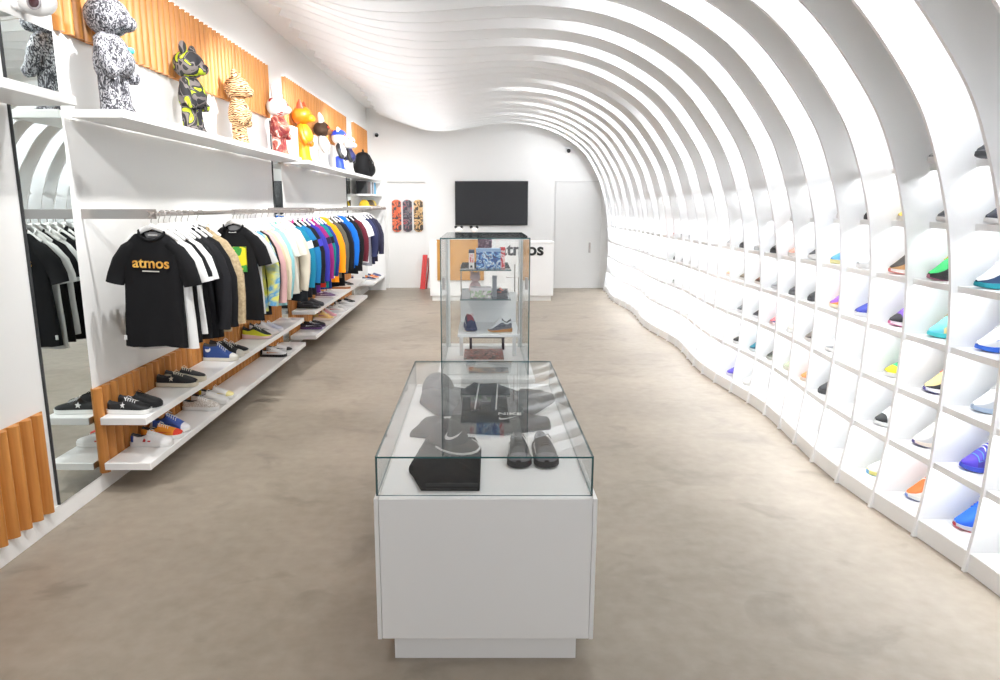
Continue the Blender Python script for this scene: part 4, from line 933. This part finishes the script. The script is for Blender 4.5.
pinkart = ramp_mat('green_pink_artwork', 'noise', [(.42, (236, 228, 230)), (.50, (120, 170, 90)), (.55, (236, 226, 228)), (.62, (130, 110, 120))], 26, .5, 1.5)
carton('toy_carton', 'white carton with green print on the middle tier', 'box', .005, 4.10, zb2, .125, .07, .062, pinkart, mat('carton_lid_pale', (226, 222, 224), .5))
tb = thing('plush_toy', 'pale pink round plush toy above the green-print carton', 'toy figure', (-.03, 4.19, zb2))
q = M(); q.ell((0, 0, .045), (.036, .032, .045), 14, 10); q.build('torso', mat('plush_pink', (232, 206, 204), .9), tb); q = M(); q.ell((0, 0, .112), (.032, .030, .030), 14, 10); h_ = q.build('head', mat('plush_pink', (232, 206, 204), .9), tb)
for sg in (-1, 1):
    q = M(); q.ell((sg*.02, 0, .137), (.010, .007, .012), 10, 6); q.build('ear', mat('plush_pink', (232, 206, 204), .9), h_)
carton('toy_carton', 'slim grey carton at the middle of the middle tier', 'box', .088, 4.13, zb2, .026, .05, .125, mat('carton_grey', (150, 154, 160), .5))
sneaker('dark grey sneaker with coral collar on the middle tier', (.165, 4.14, zb2), 2.6, (90, 92, 94), (120, 120, 122), 'runner', (214, 120, 100), lining=(220, 130, 110), length=.11)
zc2 = ZT+.2225
sneaker('navy sneaker facing forward on the bottom tier', (-.075, 4.27, zc2), -PI/2+.12, (44, 54, 90), (60, 66, 100), 'runner', (226, 226, 230), laces=(200, 60, 60), length=.19)
sneaker('white and grey sneaker with brown gum sole on the bottom tier', (.195, 4.09, zc2), PI+.12, (206, 210, 214), (170, 116, 56), 'runner', (70, 74, 84), lining=(60, 62, 66), guard=(96, 100, 110), outsole=(236, 230, 216), length=.150, hs=1.3)
lt = thing('low_riser', 'small dark riser table on the plinth behind the magazine', 'riser', (.048, 4.665, ZT))
M().box(-.122, .122, -.05, .05, .080, .112).build('tabletop', mat('riser_plum', (60, 44, 54), .4), lt, smooth=0, bevel=.002)
for a in (-1, 1):
    for b in (-1, 1): M().box(a*.112-.008, a*.112+.008, b*.04-.008, b*.04+.008, 0, .080).build('leg', mat('riser_plum', (60, 44, 54), .4), lt, smooth=0)
mg = thing('magazine', 'magazine with red and black cover lying in the tall glass case', 'magazine', (.022, 4.43, ZT))
mag = ramp_mat('magazine_cover', 'noise', [(.41, (30, 28, 30)), (.455, (206, 198, 194)), (.49, (166, 56, 44)), (.53, (56, 52, 54)), (.575, (220, 104, 70)), (.62, (190, 184, 180))], 16, .3, 3., 4., constant=True)
M().box(-.125, .130, -.150, .165, 0, .008).build('pages', mat('paper', (232, 230, 224), .8), mg, smooth=0); M().box(-.127, .132, -.152, .167, .008, .0095).build('cover', mag, mg, smooth=0)
bk_ = thing('booklet', 'brown and black booklet lying at the front of the tall glass case', 'booklet', (.05, 3.99, ZT))
M().box(-.115, .118, -.062, .07, 0, .006).build('pages', mat('paper', (232, 230, 224), .8), bk_, smooth=0)
M().box(-.117, .120, -.064, .072, .006, .0075).build('cover', ramp_mat('booklet_cover', 'noise', [(.40, (50, 38, 32)), (.50, (176, 120, 66)), (.60, (214, 168, 104))], 9, .3, 1., constant=True), bk_, smooth=0)

# ------------------------------------------------------------------ counter and rear wall
ct = thing('sales_counter', 'white sales counter with bold black lettering before the rear wall', 'counter', (.2, 11.66, 0))
M().box(-1.02, 1.02, .04, .60, 0, .09).build('toe_kick', PLINTH, ct, smooth=0)
M().box(-1.05, 1.05, 0, .62, .09, .985).build('counter_body', WHITE, ct, smooth=0, bevel=.003)
M().box(-1.055, 1.055, -.005, .625, .986, 1.005).build('countertop', LAM, ct, smooth=0, bevel=.002)
text_obj('front_lettering', 'atmos', .285, mat('letter_black', (18, 18, 20), .4), ct, (.50, -.001, .785), (PI/2, 0, 0), .008, .004, 1.08)
bx = thing('pin_board', 'plain tan board fixed to the sales counter front, seen through the tall glass case', 'board', (-.335, 11.653, .36))
card = ramp_mat('kraft_card', 'noise', [(.3, (178, 128, 62)), (.7, (192, 142, 76))], 6, .8, .3)
M().box(-.39, .40, -.030, 0, 0, .665).build('board_panel', card, bx, smooth=0, bevel=.003)
M().box(-.395, .405, -.034, 0, .6655, .685).build('edge_trim', card, bx, smooth=0)
for x, lb in ((-.36, 'small white figurine with black ears on the counter, at the end above the tan board'), (-.10, 'small white figurine with black ears on the counter, nearer the lettering')):
    f = thing('figurine', lb, 'toy figure', (x, 11.76, 1.0055))
    q = M(); q.ell((0, 0, .075), (.055, .05, .075), 14, 8); q.build('torso', offw, f); q = M(); q.ell((0, 0, .19), (.062, .055, .055), 14, 8); hh = q.build('head', offw, f)
    for sg in (-1, 1):
        q = M(); q.ell((sg*.05, 0, .245), (.026, .02, .026), 10, 6); q.build('ear', blk, hh)
        q = M(); q.ell((sg*.07, -.01, .10), (.02, .02, .045), 10, 6); q.build('arm', blk, f)
tv = thing('television', 'large black flat television on the rear wall above the counter', 'television', (.222, YB, 1.65))
M().box(-.704, .704, -.06, -.012, -.42, .42).build('housing', BLACK, tv, smooth=0, bevel=.004)
M().box(-.69, .69, -.0625, -.0602, -.400, .408).build('screen', mat('screen_black', (24, 24, 26), .18), tv, smooth=0)
M().box(-.2, .2, -.012, 0, -.15, .15).build('wall_mount', DARK, tv, smooth=0)
# doors
d = M().box(1.47, 2.36, YB-.012, YB-.0005, 0.0, 2.05); do = struct(d.build('door_1', mat('door_white', (226, 226, 224), .5), smooth=0, bevel=.004))
hd = M(); hd.box(2.13, 2.17, YB-.03, YB-.012, .70, .90); hd.build('door_handle', STEEL, do, smooth=0, bevel=.004)
fr = M(); fr.box(1.445, 1.467, YB-.02, YB-.0005, 0, 2.075); fr.box(1.467, 2.40, YB-.02, YB-.0005, 2.053, 2.075); struct(fr.build('trim_1', mat('door_frame', (216, 216, 214), .5), smooth=0))
# skateboards
arts = [([(.36, (60, 60, 64)), (.46, (214, 96, 60)), (.56, (226, 130, 90)), (.66, (90, 70, 90))], 'orange and grey'), ([(.38, (60, 56, 66)), (.50, (120, 120, 124)), (.58, (176, 60, 70)), (.68, (160, 160, 162))], 'grey and crimson'), ([(.38, (60, 50, 44)), (.48, (196, 156, 100)), (.56, (226, 196, 150)), (.64, (206, 60, 50))], 'tan and red')]
for k, (stp, nm) in enumerate(arts):
    x = -1.625+.212*k
    t = thing('skateboard_deck', 'upright %s skateboard deck hung on the rear wall' % nm, 'skateboard', (x, YB+.048, 1.10), 0, 'skateboard decks on the rear wall')
    w, hgt = .088, .62; pts = []
    for j in range(24):
        a = 2*PI*j/24; sx, sz = math.cos(a), math.sin(a)
        pts.append((w*math.copysign(min(1, abs(sx)*1.15), sx) if abs(sz) < .99 else w*sx, hgt/2+(hgt/2-w)*(1 if sz > .05 else -1 if sz < -.05 else 0)+w*sz))
    q = M(); q.prism([(px, pz) for px, pz in pts], -.030, -.020, axis='y')
    q.build('deck_board', ramp_mat('deck_art', 'noise', stp, 9, .35, 2., constant=True), t, smooth=0)
    M().box(-.02, .02, -.020, 0, .25, .37).build('wall_hook', STEEL, t, smooth=0)
rs = thing('folded_sign', 'narrow red folded stand leaning by the rear wall', 'folding stand', (-1.13, 13.42, 0))
q = M(); q.add([(-.05, -.03, 0), (.05, -.03, 0), (.05, .03, 0), (-.05, .03, 0), (.01, .06, .66), (.10, .06, .66), (.10, .11, .66), (.01, .11, .66)], [(0, 3, 2, 1), (4, 5, 6, 7), (0, 1, 5, 4), (1, 2, 6, 5), (2, 3, 7, 6), (3, 0, 4, 7)])
q.build('front_panel', mat('stand_red', (196, 36, 34), .4), rs, smooth=0, bevel=.006)
M().tube([(.07, .0, 0), (.11, .05, .34), (.115, .085, .60)], .012, 8).build('support_leg', mat('stand_dark_red', (140, 26, 26), .4), rs)
# cameras
for x, z, lb in ((-1.98, 2.93, 'small white security camera near the rear corner of the clothes wall'), (1.67, 2.64, 'small security camera on the rear wall near the curved ribs')):
    t = thing('security_camera', lb, 'camera', (x, YB, z))
    M().box(-.05, .05, -.03, 0, -.05, .05).build('mount', WHITE, t, bevel=.01)
    q = M(); q.ell((.02, -.06, -.01), (.038, .05, .038), 12, 8); q.build('lens_dome', BLACK, t)

t = thing('security_camera', 'white security camera with dark lens above the tall mirror', 'camera', (WX, 3.44, 2.555))
M().box(0, .03, -.06, .06, -.06, .06).build('mount', WHITE, t, bevel=.012)
q = M(); q.ell((.10, -.01, -.02), (.085, .075, .065), 18, 12); cb_ = q.build('housing', WHITE, t, smooth=60)
q = M(); q.prism([(.03, -.08), (.24, -.10), (.27, -.04), (.20, .06), (.03, .06)], .030, .040); q.build('sun_shield', WHITE, t, smooth=0)
q = M(); q.ell((.125, -.078, -.042), (.034, .012, .034), 16, 10); q.build('lens_ring', mat('lens_ring_grey', (150, 146, 150), .3), cb_, smooth=60)
q = M(); q.ell((.128, -.084, -.043), (.025, .012, .025), 14, 8); q.build('lens', mat('lens_dark', (58, 34, 40), .15), cb_, smooth=60)
cvm = mat('led_added', (250, 250, 252), .5, emit=4.)  # for strips added to brighten the wall top and ceiling, no real fitting
for y0, y1, zt, lb in ((1.2, 3.24, 2.982, 'added slim light strip on top of the slat panel before the tall mirror'), (3.72, 7.27, 2.982, 'added slim light strip on top of the longest upper slat panel'), (7.87, 11.34, 2.987, 'added slim light strip on top of the slat panel behind the orange figure'), (11.98, 13.38, 2.987, 'added slim light strip on top of the shortest slat panel')):
    cv = M().box(0, .012, 0, y1-y0, 0, .005).build('added_light', cvm, smooth=0); cv.location = (WX+.006, y0, zt-.0015); tag(cv, lb, 'added light strip')
# ------------------------------------------------------------------ light
w = bpy.data.worlds.new('world'); SC.world = w; w.use_nodes = True
w.node_tree.nodes['Background'].inputs['Color'].default_value = (*lin((.97, .98, 1.0)), 1)
w.node_tree.nodes['Background'].inputs['Strength'].default_value = 1.0
def spot(x, y, z, tx, ty, tz, watts, ang=70, blend=.6, r=.05, c=(1, .995, .985)):
    l = bpy.data.lights.new('unseen_spot', 'SPOT'); l.energy = watts; l.spot_size = math.radians(ang); l.spot_blend = blend; l.shadow_soft_size = r; l.color = c
    o = bpy.data.objects.new('unseen_spot', l); COL.objects.link(o); o.location = (x, y, z)
    o.rotation_euler = (Vector((tx, ty, tz))-Vector((x, y, z))).to_track_quat('-Z', 'Y').to_euler()
for y in (1.9, 3.6, 5.4, 7.2, 9.2, 11.0):
    spot(-1.15, y, 2.96, -2.1, y+1.3, 1.2, 135 if y < 10 else 85, 112)
for y in (3.3, 5.6, 8.0, 10.6):
    spot(.45, y, 2.88, .4, y+.3, 0, 50, 120)  # unseen downlights put in for general light on floor and plinths
    spot(.9, y+.6, 2.75, 2.05, y+1.0, .0, 60, 62, .9)  # added to brighten rib edges, shelf lips and floor, no fitting there
spot(-1.43, 12.9, 2.7, -1.43, 13.6, 1.6, 5, 70)

SC.view_settings.view_transform = 'Standard'; SC.view_settings.look = 'None'; SC.view_settings.gamma = 1.; SC.view_settings.exposure = .12
SC.view_settings.use_curve_mapping = False
cy = SC.cycles
cy.use_denoising = True; cy.max_bounces = 8; cy.diffuse_bounces = 5; cy.glossy_bounces = 5; cy.transparent_max_bounces = 16
cy.sample_clamp_indirect = 6.; cy.caustics_reflective = False; cy.caustics_refractive = False
